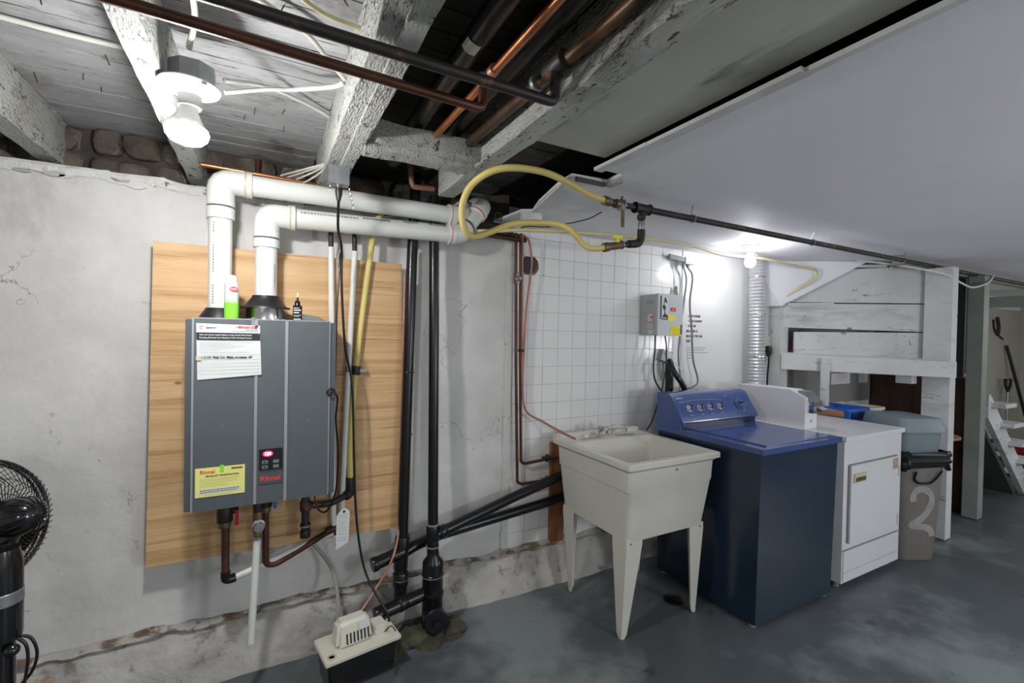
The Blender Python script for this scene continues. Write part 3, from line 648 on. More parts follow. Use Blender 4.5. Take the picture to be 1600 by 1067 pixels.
P3 = thing('cold_water_pipe', 'brown copper water pipe with blue valve below the middle of heater', 'pipe', (.02, 2.15, .44))
pipe('pipe_run', [(.014,2.14,.775), (.018,2.15,.46), (.055,2.16,.448), (.290,2.20,.540)], .0135, 'coppold', P3, .03, 14)
sleeve('valve', (.014,2.14,.765), (.014,2.14,.705), .026, 'iron', P3); sleeve('valve_nut', (.015,2.14,.705), (.015,2.14,.68), .020, 'brass', P3)
bm = B(); box(bm, .043, 2.10, .705, .055, 2.115, .750); obj('handle', bm, 'bluep', P3, bevel=.003)
sleeve('fitting', (.255,2.195,.532), (.300,2.203,.543), .018, 'coppold', P3)
sleeve('fitting', (.300,2.20,.545), (.300,2.20,.515), .018, 'coppold', P3)
# junction box with chain at the joist end
JB = thing('junction_box', 'grey metal junction box on the joist end with chain and plug', 'electrical box', (.245, 1.87, 2.0))
bm = B(); box(bm, .208, 1.835, 1.985, .280, 1.885, 2.052); obj('box', bm, 'galv', JB, bevel=.006, sm=True)
bm = B(); lathe(bm, (.246,1.8345,2.025), [(.010,0), (.010,.0015), (.008,.0016), (.008,.0006), (0,.0006)], (0,-1,0), 20); obj('knockout', bm, 'galv', JB)
bm = B(); tube(bm, [(.246,1.862,1.992), (.246,1.862,1.972)], .012, 14); obj('connector', bm, 'steel', JB)
for k in range(9):
    z = 1.978-k*.0085; bm = B(); bx = .283+.004*k*.5
    pts = [(bx+(.0035*math.cos(a) if k % 2 else 0), 1.86+(0 if k % 2 else .0035*math.cos(a)), z+.006*math.sin(a)) for a in [i*math.pi/4 for i in range(9)]]
    tube(bm, pts, .0011, 5, caps=False); obj('chain_link', bm, 'steel', JB)
for k in range(3):
    z = 1.980-k*.0085; bm = B(); tube(bm, [(.214+(.0035*math.cos(a) if k % 2 else 0), 1.86+(0 if k % 2 else .0035*math.cos(a)), z+.006*math.sin(a)) for a in [i*math.pi/4 for i in range(9)]], .0011, 5, caps=False); obj('chain_link', bm, 'steel', JB)
def cord(name, pts, r, m, label, cat='cord', par=None, n=6, seg=8, group=None):
    bm = B(); tube(bm, smooth(pts, n), r, seg)
    o = obj(name, bm, m, par, sm=True)
    if par is None: tag(o, label, cat, group)
    return o
C1 = thing('dangling_cord', 'long black cord dangling from the junction box to the floor pump', 'cord', (.47, 2.12, .12))
cord('wire', [(.246,1.862,1.95), (.257,1.95,1.84), (.285,2.05,1.78), (.292,2.08,1.62), (.312,2.10,1.371), (.343,2.10,1.203), (.355,2.10,.921), (.364,2.10,.694), (.380,2.10,.521), (.409,2.10,.371), (.455,2.07,.262), (.497,2.04,.185), (.505,2.04,.12), (.48,2.06,.10)], .0052, 'cord', '', par=C1)
bm = B(); lathe(bm, (.246,1.862,1.975), [(.013,0), (.013,.020), (.009,.040), (.006,.050)], (0,0,-1), 14); obj('plug', bm, 'cord', C1, sm=True)
cord('clip_wire', [(.285,2.05,1.79), (.275,2.06,1.75), (.270,2.06,1.70)], .004, 'gcord', '', par=C1)
C2 = thing('black_cable', 'black cord running down the right side of the grey heater', 'cord', (.25, 2.05, .65))
cord('wire', [(.287,2.075,1.78), (.272,2.06,1.563), (.268,2.05,1.316), (.261,2.02,1.190), (.276,2.04,1.15), (.272,2.05,1.06), (.284,2.06,.928), (.281,2.08,.76), (.250,2.10,.665), (.215,2.11,.670), (.197,2.13,.74), (.19,2.14,.78)], .0040, 'cord', '', par=C2)
bm = B(); tube(bm, [(.244+.014*math.cos(a), 1.992, 1.185+.014*math.sin(a)) for a in [i*math.pi/6 for i in range(13)]], .004, 8, caps=False); obj('coil', bm, 'cord', C2)
TG = thing('paper_tag', 'white printed tag with eyelet hanging below the plywood cords', 'tag', (.31, 2.0, .51))
bm = B(); prism(bm, [(.280,.505), (.330,.530), (.335,.660), (.318,.678), (.300,.674), (.281,.650)], 2.055, 2.0565, 'y'); obj('sheet', bm, 'paper', TG)
bm = B(); lathe(bm, (.311,2.055,.664), [(.0055,0), (.0055,.001)], (0,-1,0), 14); obj('eyelet', bm, 'ink', TG)
lines(TG, .287, .329, [(.650,1), (.640,.9), (.628,.5), (.617,.8), (.606,.7), (.595,.8), (.584,.8), (.570,.8), (.552,.8), (.541,.8)], 2.0550, 'gink', .0015)

# ------------------------------------------------------------------ black stacks and drains
A1 = thing('drain_stack', 'black plastic soil pipe beside the right edge of the plywood', 'pipe', (.60, 2.17, .12), 'black drain stacks')
pipe('pipe', [(.640,2.19,2.20), (.626,2.19,1.80), (.598,2.18,.43)], .0255, 'abs', A1, 0, 20)
for z in (1.24, .94): sleeve('joint_ring', (.6115+.017*(z-.94),2.185,z), (.6115+.017*(z-.94),2.185,z+.006), .0275, 'abs', A1)
sleeve('tee', (.598,2.18,.455), (.592,2.18,.300), .034, 'abs', A1); pipe('lower_pipe', [(.592,2.18,.31), (.590,2.165,.15)], .030, 'abs', A1, 0, 20)
sleeve('coupling', (.592,2.175,.285), (.591,2.17,.225), .036, 'abs', A1); sleeve('ring', (.591,2.172,.252), (.591,2.172,.256), .0365, 'gcord', A1)
pipe('stub', [(.600,2.17,.385), (.455,2.15,.360)], .029, 'abs', A1, 0, 20); sleeve('end_cap', (.475,2.152,.363), (.450,2.149,.359), .033, 'abs', A1)
pipe('side_branch', [(.600,2.185,.365), (.66,2.20,.385), (.80,2.215,.410)], .026, 'abs', A1, .03, 20)
pipe('lower_stub', [(.70,2.12,.185), (.46,2.08,.165)], .030, 'abs', A1, 0, 20); sleeve('end_cap', (.485,2.083,.167), (.452,2.078,.164), .034, 'abs', A1); sleeve('coupling', (.56,2.095,.175), (.60,2.105,.179), .034, 'abs', A1)
A2 = thing('drain_stack', 'black plastic soil pipe that widens near the floor, right of other stack', 'pipe', (.72, 2.10, 0), 'black drain stacks')
pipe('pipe', [(.728,2.18,2.10), (.735,2.17,1.50), (.730,2.12,.49)], .0245, 'abs', A2, 0, 20)
sleeve('tee', (.729,2.12,.510), (.728,2.115,.440), .031, 'abs', A2); sleeve('ring', (.729,2.12,.508), (.729,2.12,.514), .032, 'gcord', A2)
sleeve('ring', (.728,2.115,.404), (.728,2.115,.410), .032, 'gcord', A2); pipe('neck', [(.728,2.115,.45), (.728,2.11,.36)], .028, 'abs', A2, 0, 20)
bm = B(); lathe(bm, (.728,2.105,.385), [(.027,0), (.030,.022), (.049,.045), (.050,.052), (.050,.100), (.052,.102), (.052,.112), (.049,.116), (.049,.190), (.053,.192), (.053,.205), (.049,.210), (.049,.33), (.06,.40)], (0,0,-1), 28); obj('reducer', bm, 'abs', A2, sm=True)
sleeve('ring', (.728,2.105,.272), (.728,2.105,.277), .0535, 'gcord', A2)
bm = B(); lathe(bm, (.728,2.10,.085), [(.052,-.0), (.052,.050), (.056,.052), (.056,.075), (.050,.080)], (-.12,-1,.1), 24); obj('cleanout', bm, 'abs', A2, sm=True)
bm = B(); box(bm, .705, 2.005, .080, .742, 2.022, .102); obj('cleanout_plug', bm, 'abs', A2, bevel=.003)
D1 = thing('drain_pipe', 'upper of two sloping black drain pipes leading behind the sink', 'pipe', (1.1, 2.2, .45), 'sloping black drain pipes')
pipe('pipe', [(.735,2.12,.455), (.80,2.13,.467), (1.20,2.19,.545), (1.62,2.235,.625), (2.3,2.25,.70)], .0265, 'abs', D1, .03, 20)
sleeve('joint', (.76,2.124,.460), (.80,2.13,.467), .032, 'abs', D1)
D2 = thing('drain_pipe', 'lower of two sloping black drain pipes leading behind the sink', 'pipe', (1.1, 2.24, .41), 'sloping black drain pipes')
pipe('pipe', [(.80,2.215,.410), (1.20,2.235,.440), (1.62,2.25,.475), (2.3,2.26,.52)], .0265, 'abs', D2, .02, 20)
cord('copper_tube', [(.597,2.205,1.7), (.593,2.20,1.43), (.580,2.185,.62), (.570,2.16,.46), (.53,2.12,.37), (.47,2.10,.29), (.375,2.06,.20), (.285,2.03,.165)], .0055, 'copppink', 'thin brown tube curving from the plywood edge down to the pump', 'tube')
cord('vinyl_tube', [(.20,2.27,.47), (.24,2.255,.42), (.285,2.22,.35), (.302,2.16,.27), (.298,2.10,.20), (.292,2.08,.165)], .0085, 'clear', 'cloudy plastic tube dropping from the wall into the cream pump', 'tube')
# damp patch and rubble at the foot of the stacks
bm = B()
for k in range(26):
    c = V(rnd.uniform(.50,.84), rnd.uniform(2.02,2.16), rnd.uniform(-.005,.02)); r = rnd.uniform(.02,.06)
    bmesh.ops.create_icosphere(bm, subdivisions=2, radius=r, matrix=Matrix.Translation(c) @ Matrix.Diagonal((1.3,1,.55,1)))
for v in bm.verts: v.co += Vector((nz(v.co,30,1),nz(v.co,30,2),nz(v.co,30,3)))*.012
o = obj('rubble', bm, 'moss'); o['kind'] = 'stuff'; tag(o, 'damp crumbled earth and rubble around the foot of the black stacks', 'rubble')
# ------------------------------------------------------------------ condensate pump
CP = thing('condensate_pump', 'cream condensate pump with dark tank on the floor by the kerb', 'pump', (.35, 2.02, 0))
a_ = math.radians(9)
def rotz(bm, c, a):
    bmesh.ops.rotate(bm, verts=bm.verts, cent=Vector(c), matrix=Matrix.Rotation(a, 3, 'Z'))
pc = (.355, 2.0, 0); ps = 1.12
def pp(name, bm, m, bev=0, **k): bmesh.ops.translate(bm, verts=bm.verts, vec=(-pc[0], -pc[1], 0)); bmesh.ops.scale(bm, verts=bm.verts, vec=(ps, ps, ps)); bmesh.ops.translate(bm, verts=bm.verts, vec=(pc[0]+.008, pc[1]-.02, 0)); rotz(bm, pc, a_); return obj(name, bm, m, CP, bevel=bev, sm=bool(bev), **k)
pp('tank', MB(hexa, [(.235,1.945,.005),(.472,1.945,.005),(.472,2.065,.005),(.235,2.065,.005),(.225,1.935,.115),(.482,1.935,.115),(.482,2.075,.115),(.225,2.075,.115)]), 'blackgl', .008)
pp('deck', MB(box, .215, 1.925, .115, .492, 2.085, .132), 'wplast', .004)
pp('motor_cover', MB(hexa, [(.265,1.965,.130),(.400,1.965,.130),(.400,2.055,.130),(.265,2.055,.130),(.275,1.985,.215),(.388,1.985,.215),(.388,2.045,.215),(.275,2.045,.215)]), 'wplast', .014, seg=3)
pp('switch_box', MB(box, .408, 1.975, .130, .455, 2.04, .165), 'wplast', .004)
for k in range(7):
    x = .300+k*.013; pp('vent_slot', MB(hexa, [(x,1.9655,.145),(x+.005,1.9655,.145),(x+.005,1.969,.145),(x,1.969,.145),(x,1.9735,.178),(x+.005,1.9735,.178),(x+.005,1.978,.178),(x,1.978,.178)]), 'ink')
pp('inlet_cap', MB(lathe, (.242,1.950,.132), [(.016,0),(.016,.003),(.011,.004),(.010,.0)], seg=18), 'beige')
pp('label_sticker', MB(hexa, [(.345,1.972,.180),(.380,1.972,.180),(.380,1.975,.180),(.345,1.975,.180),(.345,1.979,.205),(.380,1.979,.205),(.380,1.982,.205),(.345,1.982,.205)]), 'paper')
CT = [(.47,1.97,.15), (.50,1.96,.17), (.53,1.95,.10), (.515,1.93,.03), (.50,1.90,.004)]
cord('loose_wire', CT, .0022, 'cord', 'thin loose dark wire curling beside the pump', 'wire')

# ------------------------------------------------------------------ black fan at the left edge
FN = thing('pedestal_fan', 'black pedestal fan seen from behind at the left edge of the room', 'fan', (-.605, 1.70, 0))
fc = V(-.690, 1.83, .873); ax = V(-.86, .50, -.22).normalized()
fu = ax.orthogonal().normalized(); fv = ax.cross(fu)
def ring(bm, c, R, r, seg=48, s=6): tube(bm, [c+(fu*math.cos(2*math.pi*k/seg)+fv*math.sin(2*math.pi*k/seg))*R for k in range(seg+1)], r, s, caps=False)
RF = .175
bm = B(); ring(bm, fc, RF, .006); ring(bm, fc+ax*.02, RF, .004); obj('cage_rim', bm, 'blackgl', FN, sm=True)
bm = B()
for k in range(60):
    a = 2*math.pi*k/60; d = fu*math.cos(a)+fv*math.sin(a); d2 = fu*math.cos(a+.35)+fv*math.sin(a+.35)
    tube(bm, [fc-ax*.065+d2*.045, fc-ax*.06+d2*.09+d*.01, fc-ax*.035+d*.160, fc+d*RF], .0013, 4)
    tube(bm, [fc+d*RF, fc+ax*.05+d*.155, fc+ax*.07+d2*.04], .0013, 4)
for R, h in ((.07, -.062), (.115, -.050), (.150, -.035), (.150, .048), (.10, .062)): ring(bm, fc+ax*h, R, .0013, 40, 4)
o = obj('wire_cage', bm, 'blackgl', FN); o['kind'] = 'stuff'
for k in range(3):
    bm = B(); a = k*2.094+.4
    pts = []
    for t in range(7):
        rr = .03+.13*t/6
        for s in (-1, 1):
            aa = a+s*.42*(.5+.5*math.sin(math.pi*t/6)); pts.append(fc+(fu*math.cos(aa)+fv*math.sin(aa))*rr+ax*s*.014)
    vs = [bm.verts.new(p) for p in pts]
    for t in range(6): bm.faces.new([vs[2*t], vs[2*t+1], vs[2*t+3], vs[2*t+2]])
    r_ = bmesh.ops.solidify(bm, geom=bm.faces[:], thickness=.002); obj('blade', bm, 'blackgl', FN, sm=True)
bm = B(); lathe(bm, fc-ax*.045, [(.0,0), (.052,0), (.056,.03), (.053,.075), (.044,.105), (.025,.122), (0,.126)], -ax, 28); mh = obj('motor_housing', bm, 'blackgl', FN, sm=True)
bm = B()
for k in range(18):
    a = 2*math.pi*k/18; d = fu*math.cos(a)+fv*math.sin(a); tube(bm, [fc-ax*.125+d*.052, fc-ax*.148+d*.045, fc-ax*.166+d*.028], .0022, 5)
obj('vent_rib', bm, 'blackgl', mh)
nk = fc-ax*.105
bm = B(); tube(bm, fillet([nk+V(-.01,0,-.02), nk+V(-.035,-.01,-.09), (-.618,1.70,.74), (-.607,1.70,.60)], .05), [.030]*3+[.040]*(len(fillet([nk+V(-.01,0,-.02), nk+V(-.035,-.01,-.09), (-.618,1.70,.74), (-.607,1.70,.60)], .05))-3), 18); obj('neck', bm, 'blackgl', FN, sm=True)
pipe('pole', [(-.605,1.70,.62), (-.605,1.70,.03)], .030, 'blackgl', FN, 0, 18)
bm = B(); lathe(bm, (-.605,1.70,.60), [(.042,0), (.044,.01), (.044,.20), (.036,.24)], (0,0,1), 20); obj('height_tube', bm, 'blackgl', FN, sm=True)
sleeve('label_band', (-.605,1.70,.695), (-.605,1.70,.730), .0448, 'galv', FN)
bm = B(); lathe(bm, (-.605,1.70,0), [(.20,0), (.20,.012), (.17,.025), (.05,.04), (.035,.07)], (0,0,1), 36); obj('base', bm, 'blackgl', FN, sm=True)
bm = B(); tube(bm, smooth([(-.57,1.70,.60), (-.545,1.70,.585), (-.533,1.70,.54), (-.545,1.70,.49), (-.58,1.70,.45)]), .004, 6); tube(bm, smooth([(-.57,1.69,.60), (-.552,1.69,.575), (-.548,1.69,.53), (-.555,1.69,.47)]), .004, 6); obj('cord', bm, 'cord', FN)
bm = B(); ball(bm, (-.572,1.67,.578), .016); obj('knob', bm, 'blackgl', FN, sm=True)

# ------------------------------------------------------------------ ceiling pipes
q = pipe('copper_pipe', [(-1.2,1.05,2.022), (-.223,1.085,2.022), (.498,1.110,2.020), (.498,1.110,2.105)], .0115, 'coppold', None, .018, 14)
tag(q, 'dark reddish copper pipe crossing under the joists, turning up at its end', 'pipe')
q = pipe('iron_pipe', [(-1.2,.985,2.020), (-.068,.985,2.020), (.640,.983,2.018), (.640,.983,2.105)], .0125, 'iron', None, .018, 14)
tag(q, 'near black pipe crossing under the joists in front of reddish one', 'pipe')
T1 = thing('copper_pipe', 'bright copper pipe running between the two fat black ceiling pipes', 'pipe', (.515,1.2,2.10))
pipe('pipe', [(.512,1.72,2.11), (.520,.79,2.112), (.522,-.8,2.112)], .0115, 'copper', T1, 0, 14)
sleeve('tee', (.515,1.075,2.112), (.515,1.145,2.112), .0155, 'copppink', T1); sleeve('solder_joint', (.498,1.110,2.075), (.498,1.110,2.110), .0145, 'galv', T1)
T2 = thing('iron_pipe', 'rusty brown pipe running along the left face of the last joist', 'pipe', (.65,1.2,2.10))
pipe('pipe', [(.635,1.70,2.112), (.655,.79,2.112), (.658,-.8,2.112)], .0165, 'coppbrown', T2, 0, 16)
sleeve('tee', (.645,.945,2.112), (.644,1.025,2.112), .024, 'iron', T2); sleeve('joint', (.643,1.07,2.112), (.6425,1.085,2.112), .0225, 'galv', T2)
q = pipe('black_pipe', [(.470,1.95,2.155), (.458,1.55,2.157), (.440,-.8,2.162)], .031, 'abs', None, 0, 20); tag(q, 'fat black plastic pipe with a small white sticker along the dark joist bay', 'pipe')
bm = B(); P0 = []
for k in range(9):
    a = math.radians(-150+k*14); P0.append([bm.verts.new((.4505+rr_*math.cos(a), y_, 2.1585+rr_*math.sin(a))) for rr_ in (.0312, .0322) for y_ in (1.035, 1.075)])
for a, b in zip(P0, P0[1:]):
    for q0, q1 in ((0,1), (1,3), (3,2), (2,0)): bm.faces.new([a[q0], a[q1], b[q1], b[q0]])
bm.faces.new([P0[0][k] for k in (0,1,3,2)]); bm.faces.new([P0[-1][k] for k in (2,3,1,0)])
o = obj('pipe_sticker', bm, 'wplast'); tag(o, 'small cream sticker on the left fat black ceiling pipe', 'sticker')
q = pipe('black_pipe', [(.612,1.95,2.172), (.600,1.60,2.172), (.575,-.8,2.176)], .034, 'abs', None, 0, 20); tag(q, 'fat black plastic pipe hung between bright copper and rusty pipes', 'pipe')
q = pipe('copper_pipe', [(-.30,2.2,2.083), (.212,2.2,2.073), (.42,2.2,2.069)], .009, 'copper', None, .03, 12); tag(q, 'thin bright copper pipe above the upper white vent pipe', 'pipe')
q = pipe('copper_pipe', [(-.03,2.39,2.03), (-.03,2.39,2.20)], .012, 'coppold', None, 0, 12); tag(q, 'short dark copper riser against the rubble stones', 'pipe')
q = pipe('pipe_stub', [(.585,2.10,2.20), (.592,2.10,2.125), (.600,2.10,2.105), (.70,2.10,2.112)], .0125, 'copppink', None, .02, 12); tag(q, 'short pink copper elbow hanging in the dark bay above white vent pipes', 'pipe')
# wall-side brown pipes running behind the yellow hoses
q = pipe('brown_pipe', [(.86,2.22,1.985), (1.05,2.25,1.965), (1.30,2.27,1.965)], .011, 'coppold', None, .03, 12); tag(q, 'brown pipe along the wall top behind the yellow hoses', 'pipe')
q = pipe('brown_pipe', [(.86,2.24,2.02), (1.10,2.26,1.99), (1.30,2.27,1.985)], .011, 'iron', None, .03, 12); tag(q, 'dark iron pipe along the wall top, above the brown one', 'pipe')
# white cables
cord('white_cable', [(-1.2,1.55,2.215), (-.9,1.60,2.215), (-.6,1.66,2.212), (-.284,1.66,2.210)], .007, 'wcord', 'flat white cable along the ceiling boards in the left bay', 'cable')
cord('white_cable', [(-.135,.95,2.20), (-.15,1.12,2.19), (-.145,1.28,2.15), (-.165,1.36,2.105)], .0065, 'wcord', 'short white cable dropping into the round lamp box', 'cable')
cord('white_cable', [(-.10,1.50,2.08), (0,1.52,2.125), (.08,1.53,2.15), (.17,1.46,2.15), (.198,1.42,2.15)], .0062, 'wcord', 'white cable sagging from the lamp box to the next joist', 'cable')
cord('white_cable', [(-.22,1.12,2.20), (-.05,1.22,2.20), (.08,1.30,2.195), (.14,1.36,2.18), (.198,1.40,2.15)], .0062, 'wcord', 'white cable lying along the boards above the lamp box', 'cable')
cord('white_cable', [(-.10,1.47,2.10), (.0,1.60,2.17), (.12,1.72,2.20), (.198,1.78,2.20)], .0058, 'wcord', 'thin white cable running from lamp box to joist behind', 'cable')
cord('yellow_cable', [(-.15,.98,2.19), (-.02,1.06,2.165), (.10,1.13,2.15), (.198,1.17,2.165)], .005, 'yhose_p', 'pale yellow cable looping above the reddish pipe', 'cable')
for k, (dx, dz) in enumerate(((0, 0), (.012, .01), (.024, .016), (.034, .02))):
    cord('cable_end', [(.212,1.95,2.085+dz*.3), (.19-dx,2.06,2.075+dz), (.12-dx*1.8,2.24,2.06+dz*2)], .0038, 'wcord', ('steepest', 'second steepest', 'second flattest', 'flattest')[k]+' of four thin white cables fanning out left of junction box', 'cable', group='cables fanning out behind the junction box')
cord('grey_cable', [(.300,.35,2.15), (.305,.85,2.12), (.298,1.05,2.10), (.305,1.20,2.13), (.300,1.35,2.16), (.345,1.45,2.20)], .0055, 'gcord', 'brown grey cable clipped along the right side of the middle joist', 'cable')
# lamp holder 1 with bulb
L1 = thing('lamp_holder', 'white porcelain lamp holder under a round metal box on the left joist', 'lamp holder', (-.17,1.43,1.96))
bm = B(); prism(bm, [(-.165+.052*math.cos(math.pi/8+k*math.pi/4), 1.42+.052*math.sin(math.pi/8+k*math.pi/4)) for k in range(8)], 2.043, 2.090); obj('octagon_box', bm, 'galv', L1, bevel=.003, sm=True)
bm = B(); lathe(bm, (-.170,1.425,2.044), [(.0,0), (.066,0), (.068,.004), (.064,.010), (.035,.018), (.026,.026), (.024,.050), (.026,.054)], (0,0,-1), 32); obj('porcelain_base', bm, 'porcelain', L1, sm=True)
for (x, y) in ((-.135,1.372), (-.205,1.47)):
    bm = B(); lathe(bm, (x,y,2.044), [(.006,.009), (.006,.012)], (0,0,-1), 10); obj('screw', bm, 'steel', L1)
LB = thing('light_bulb', 'lit white reflector bulb in the porcelain holder on the left joist', 'light bulb', (-.178,1.43,1.93), None)
bm = B(); lathe(bm, (-.172,1.427,1.990), [(.020,0), (.022,.012), (.034,.036), (.044,.052)], (-.06,.03,-1), 28); obj('neck', bm, 'porcelain', LB, sm=True)
bm = B(); lathe(bm, (-.172,1.427,1.990), [(.0445,.051), (.048,.060), (.045,.074), (.034,.086), (.016,.092), (.0,.093)], (-.06,.03,-1), 28); obj('lens', bm, 'glow1', LB, sm=True)
# lamp 2
L2 = thing('lamp_holder', 'white porcelain lamp holder on the low white ceiling above washer', 'lamp holder', (2.82,1.94,2.0))
bm = B(); lathe(bm, (2.82,1.94,2.050), [(.0,0), (.060,0), (.062,.004), (.058,.010), (.030,.018), (.024,.026), (.023,.055)], (0,0,-1), 32); obj('porcelain_base', bm, 'porcelain', L2, sm=True)
bm = B(); lathe(bm, (2.82,1.94,2.000), [(.013,0), (.015,.012), (.027,.030), (.033,.050), (.033,.065), (.026,.082), (.012,.092), (0,.094)], (0,0,-1), 24); o = obj('light_bulb', bm, 'glow2', None, sm=True)
tag(o, 'lit round bulb hanging from the low white ceiling above washer', 'light bulb')
bm = B(); tube(bm, [(2.855,1.92,2.045), (2.855,1.92,1.985)], .0012, 5); obj('pull_chain', bm, 'steel', L2)

# ------------------------------------------------------------------ yellow hoses and gas line
GP = thing('gas_line', 'long black iron gas pipe slung under the low white ceiling', 'pipe', (3.5,1.54,1.99))
pipe('pipe', [(1.44,1.54,2.003), (8.9,1.545,2.003)], .0145, 'iron', GP, 0, 16)
sleeve('tee', (1.43,1.54,2.003), (1.52,1.54,2.003), .021, 'iron', GP); sleeve('collar', (1.43,1.54,2.003), (1.438,1.54,2.003), .025, 'iron', GP); sleeve('collar', (1.512,1.54,2.003), (1.52,1.54,2.003), .025, 'iron', GP)
pipe('nipple', [(1.30,1.54,2.003), (1.44,1.54,2.003)], .013, 'iron', GP, 0, 14)
sleeve('valve', (1.32,1.54,2.003), (1.36,1.54,2.003), .020, 'brass', GP); sleeve('valve_nut', (1.255,1.535,2.005), (1.29,1.54,2.004), .0195, 'brass', GP); sleeve('valve_nut', (1.29,1.54,2.004), (1.32,1.54,2.003), .016, 'iron', GP); sleeve('ring', (1.36,1.54,2.003), (1.366,1.54,2.003), .024, 'galv', GP)
bm = B(); box(bm, 1.338, 1.515, 1.900, 1.352, 1.521, 1.985); obj('valve_handle', bm, 'brass', GP, bevel=.003); bm = B(); box(bm, 1.336, 1.514, 1.975, 1.356, 1.545, 1.995); obj('stem', bm, 'galv', GP); bm = B(); tube(bm, [(1.345,1.53,2.02), (1.352,1.53,2.035)], .004, 6); obj('pin', bm, 'iron', GP)
pipe('drop', [(1.473,1.54,2.0), (1.473,1.54,1.865), (1.43,1.54,1.845), (1.345,1.54,1.825)], .0125, 'iron', GP, .0, 14)
sleeve('coupling', (1.473,1.54,1.975), (1.473,1.54,1.955), .019, 'iron', GP); sleeve('nipple', (1.473,1.54,1.945), (1.473,1.54,1.91), .0145, 'galv', GP)
pipe('elbow', [(1.473,1.54,1.91), (1.473,1.54,1.848), (1.40,1.54,1.838)], .0175, 'iron', GP, .03, 14)
sleeve('valve', (1.36,1.54,1.830), (1.29,1.54,1.815), .0165, 'brass', GP); sleeve('valve_nut', (1.29,1.54,1.815), (1.262,1.54,1.808), .0195, 'brass', GP); sleeve('ring', (1.36,1.54,1.830), (1.365,1.54,1.831), .019, 'galv', GP)
bm = B(); box(bm, 1.305, 1.522, 1.850, 1.350, 1.534, 1.862); box(bm, 1.322, 1.524, 1.835, 1.334, 1.534, 1.852); o = obj('valve_lever', bm, 'ylabel', GP, bevel=.002); o['label'] = 'orange yellow valve lever'
for x in (1.80, 2.80, 3.9):
    bm = B(); tube(bm, [(x,1.54+.018*math.cos(a),2.003+.018*math.sin(a)) for a in [i*math.pi/8 for i in range(17)]], .0022, 6, caps=False); tube(bm, [(x,1.54+.01,2.018), (x-.05,1.50,2.049)], .0022, 6); obj('hanger', bm, 'galv', GP)
cord('gas_hose', [(1.262,1.538,2.006), (1.16,1.52,2.012), (1.02,1.47,2.022), (.90,1.44,2.028), (.78,1.44,2.022), (.700,1.47,2.005), (.650,1.53,1.965), (.628,1.56,1.90), (.640,1.58,1.83), (.682,1.60,1.797), (.757,1.60,1.822), (.853,1.60,1.866), (.97,1.60,1.886), (1.06,1.59,1.890), (1.11,1.58,1.875), (1.145,1.57,1.845), (1.175,1.56,1.812), (1.21,1.55,1.800), (1.265,1.54,1.808)], .0125, 'yhose', 'yellow gas hose in a big loop between two valves of the gas line', 'hose', seg=14)
cord('gas_hose', [(.72,2.24,1.99), (.86,2.2,1.96), (.99,2.10,1.95), (1.10,2.0,1.95), (1.25,1.95,1.955), (1.45,1.93,1.965), (1.75,1.90,1.975), (2.05,1.93,1.99), (2.35,1.97,1.995), (2.60,2.0,1.985), (3.1,2.02,2.0), (3.50,2.02,1.985), (3.70,2.0,1.97), (3.72,2.03,1.90), (3.64,2.12,1.82), (3.58,2.20,1.74), (3.56,2.23,1.70)], .0095, 'yhose_p', 'pale yellow hose along the low ceiling to the white storage frame', 'hose', seg=12)
cord('black_wire', [(1.13,2.15,1.96), (1.17,2.05,1.985), (1.25,1.95,1.975), (1.40,1.85,2.01), (1.46,1.80,2.045)], .0028, 'cord', 'thin black wire curving up to the low ceiling above the hoses', 'wire')
bm = B()
for k in range(6): tube(bm, [(.985+.022*math.cos(k*1.05+i*1.2), 1.985, 1.995+.022*math.sin(k*1.05+i*1.2)) for i in range(3)], .002, 5)
o = obj('wire_clump', bm, 'iron'); tag(o, 'tangled wire clump hanging at the corner of the low ceiling', 'wire')

# copper pipes in front of the tiles
T3 = thing('copper_risers', 'pair of brown copper pipes running down the tiled wall to valves', 'pipe', (1.27,2.26,.58))
pipe('pipe', [(1.235,2.265,2.0), (1.25,2.265,1.3), (1.272,2.262,.60), (1.30,2.262,.585), (1.56,2.262,.588)], .0085, 'coppold', T3, .03, 12)
pipe('pipe', [(1.262,2.262,2.0), (1.275,2.262,1.3), (1.293,2.262,.715), (1.315,2.262,.70), (1.56,2.262,.715)], .0085, 'coppold', T3, .03, 12)
cord('pink_tube', [(1.272,2.255,2.0), (1.276,2.25,1.62), (1.281,2.25,1.3), (1.290,2.25,1.1)], .006, 'copppink', '', par=T3)
for z in (.588, .715): sleeve('valve', (1.44,2.262,z), (1.53,2.262,z), .014, 'iron', T3); 
for z in (.588, .715): sleeve('valve_nut', (1.47,2.262,z-.02), (1.47,2.262,z+.02), .010, 'iron', T3)
bm = B(); lathe(bm, (1.245,2.25,1.745), [(.0,0), (.018,0), (.018,.006), (.008,.012), (.008,.03)], (0,-1,0), 12); obj('stop_valve', bm, 'galv', T3); sleeve('valve_body', (1.25,2.26,1.72), (1.25,2.26,1.78), .012, 'galv', T3)
sleeve('clip', (1.281,2.26,1.338), (1.281,2.26,1.352), .020, 'ink', T3)
cord('supply_tube', [(1.275,2.24,1.99), (1.305,2.235,1.95), (1.325,2.24,1.86), (1.318,2.24,1.75), (1.298,2.245,1.55), (1.288,2.25,1.20), (1.296,2.25,1.05), (1.33,2.245,.985), (1.40,2.22,.945), (1.46,2.17,.905), (1.505,2.10,.875), (1.53,2.07,.862)], .0065, 'copppink', 'pink brown supply tube curving from the risers onto the sink edge', 'tube')
bm = B(); box(bm, 1.508, 2.272, .20, 1.602, 2.298, .80); o = obj('timber_strip', bm, 'wood', bevel=.002); tag(o, 'orange brown timber strip fixed to the tiled wall behind the sink', 'board')

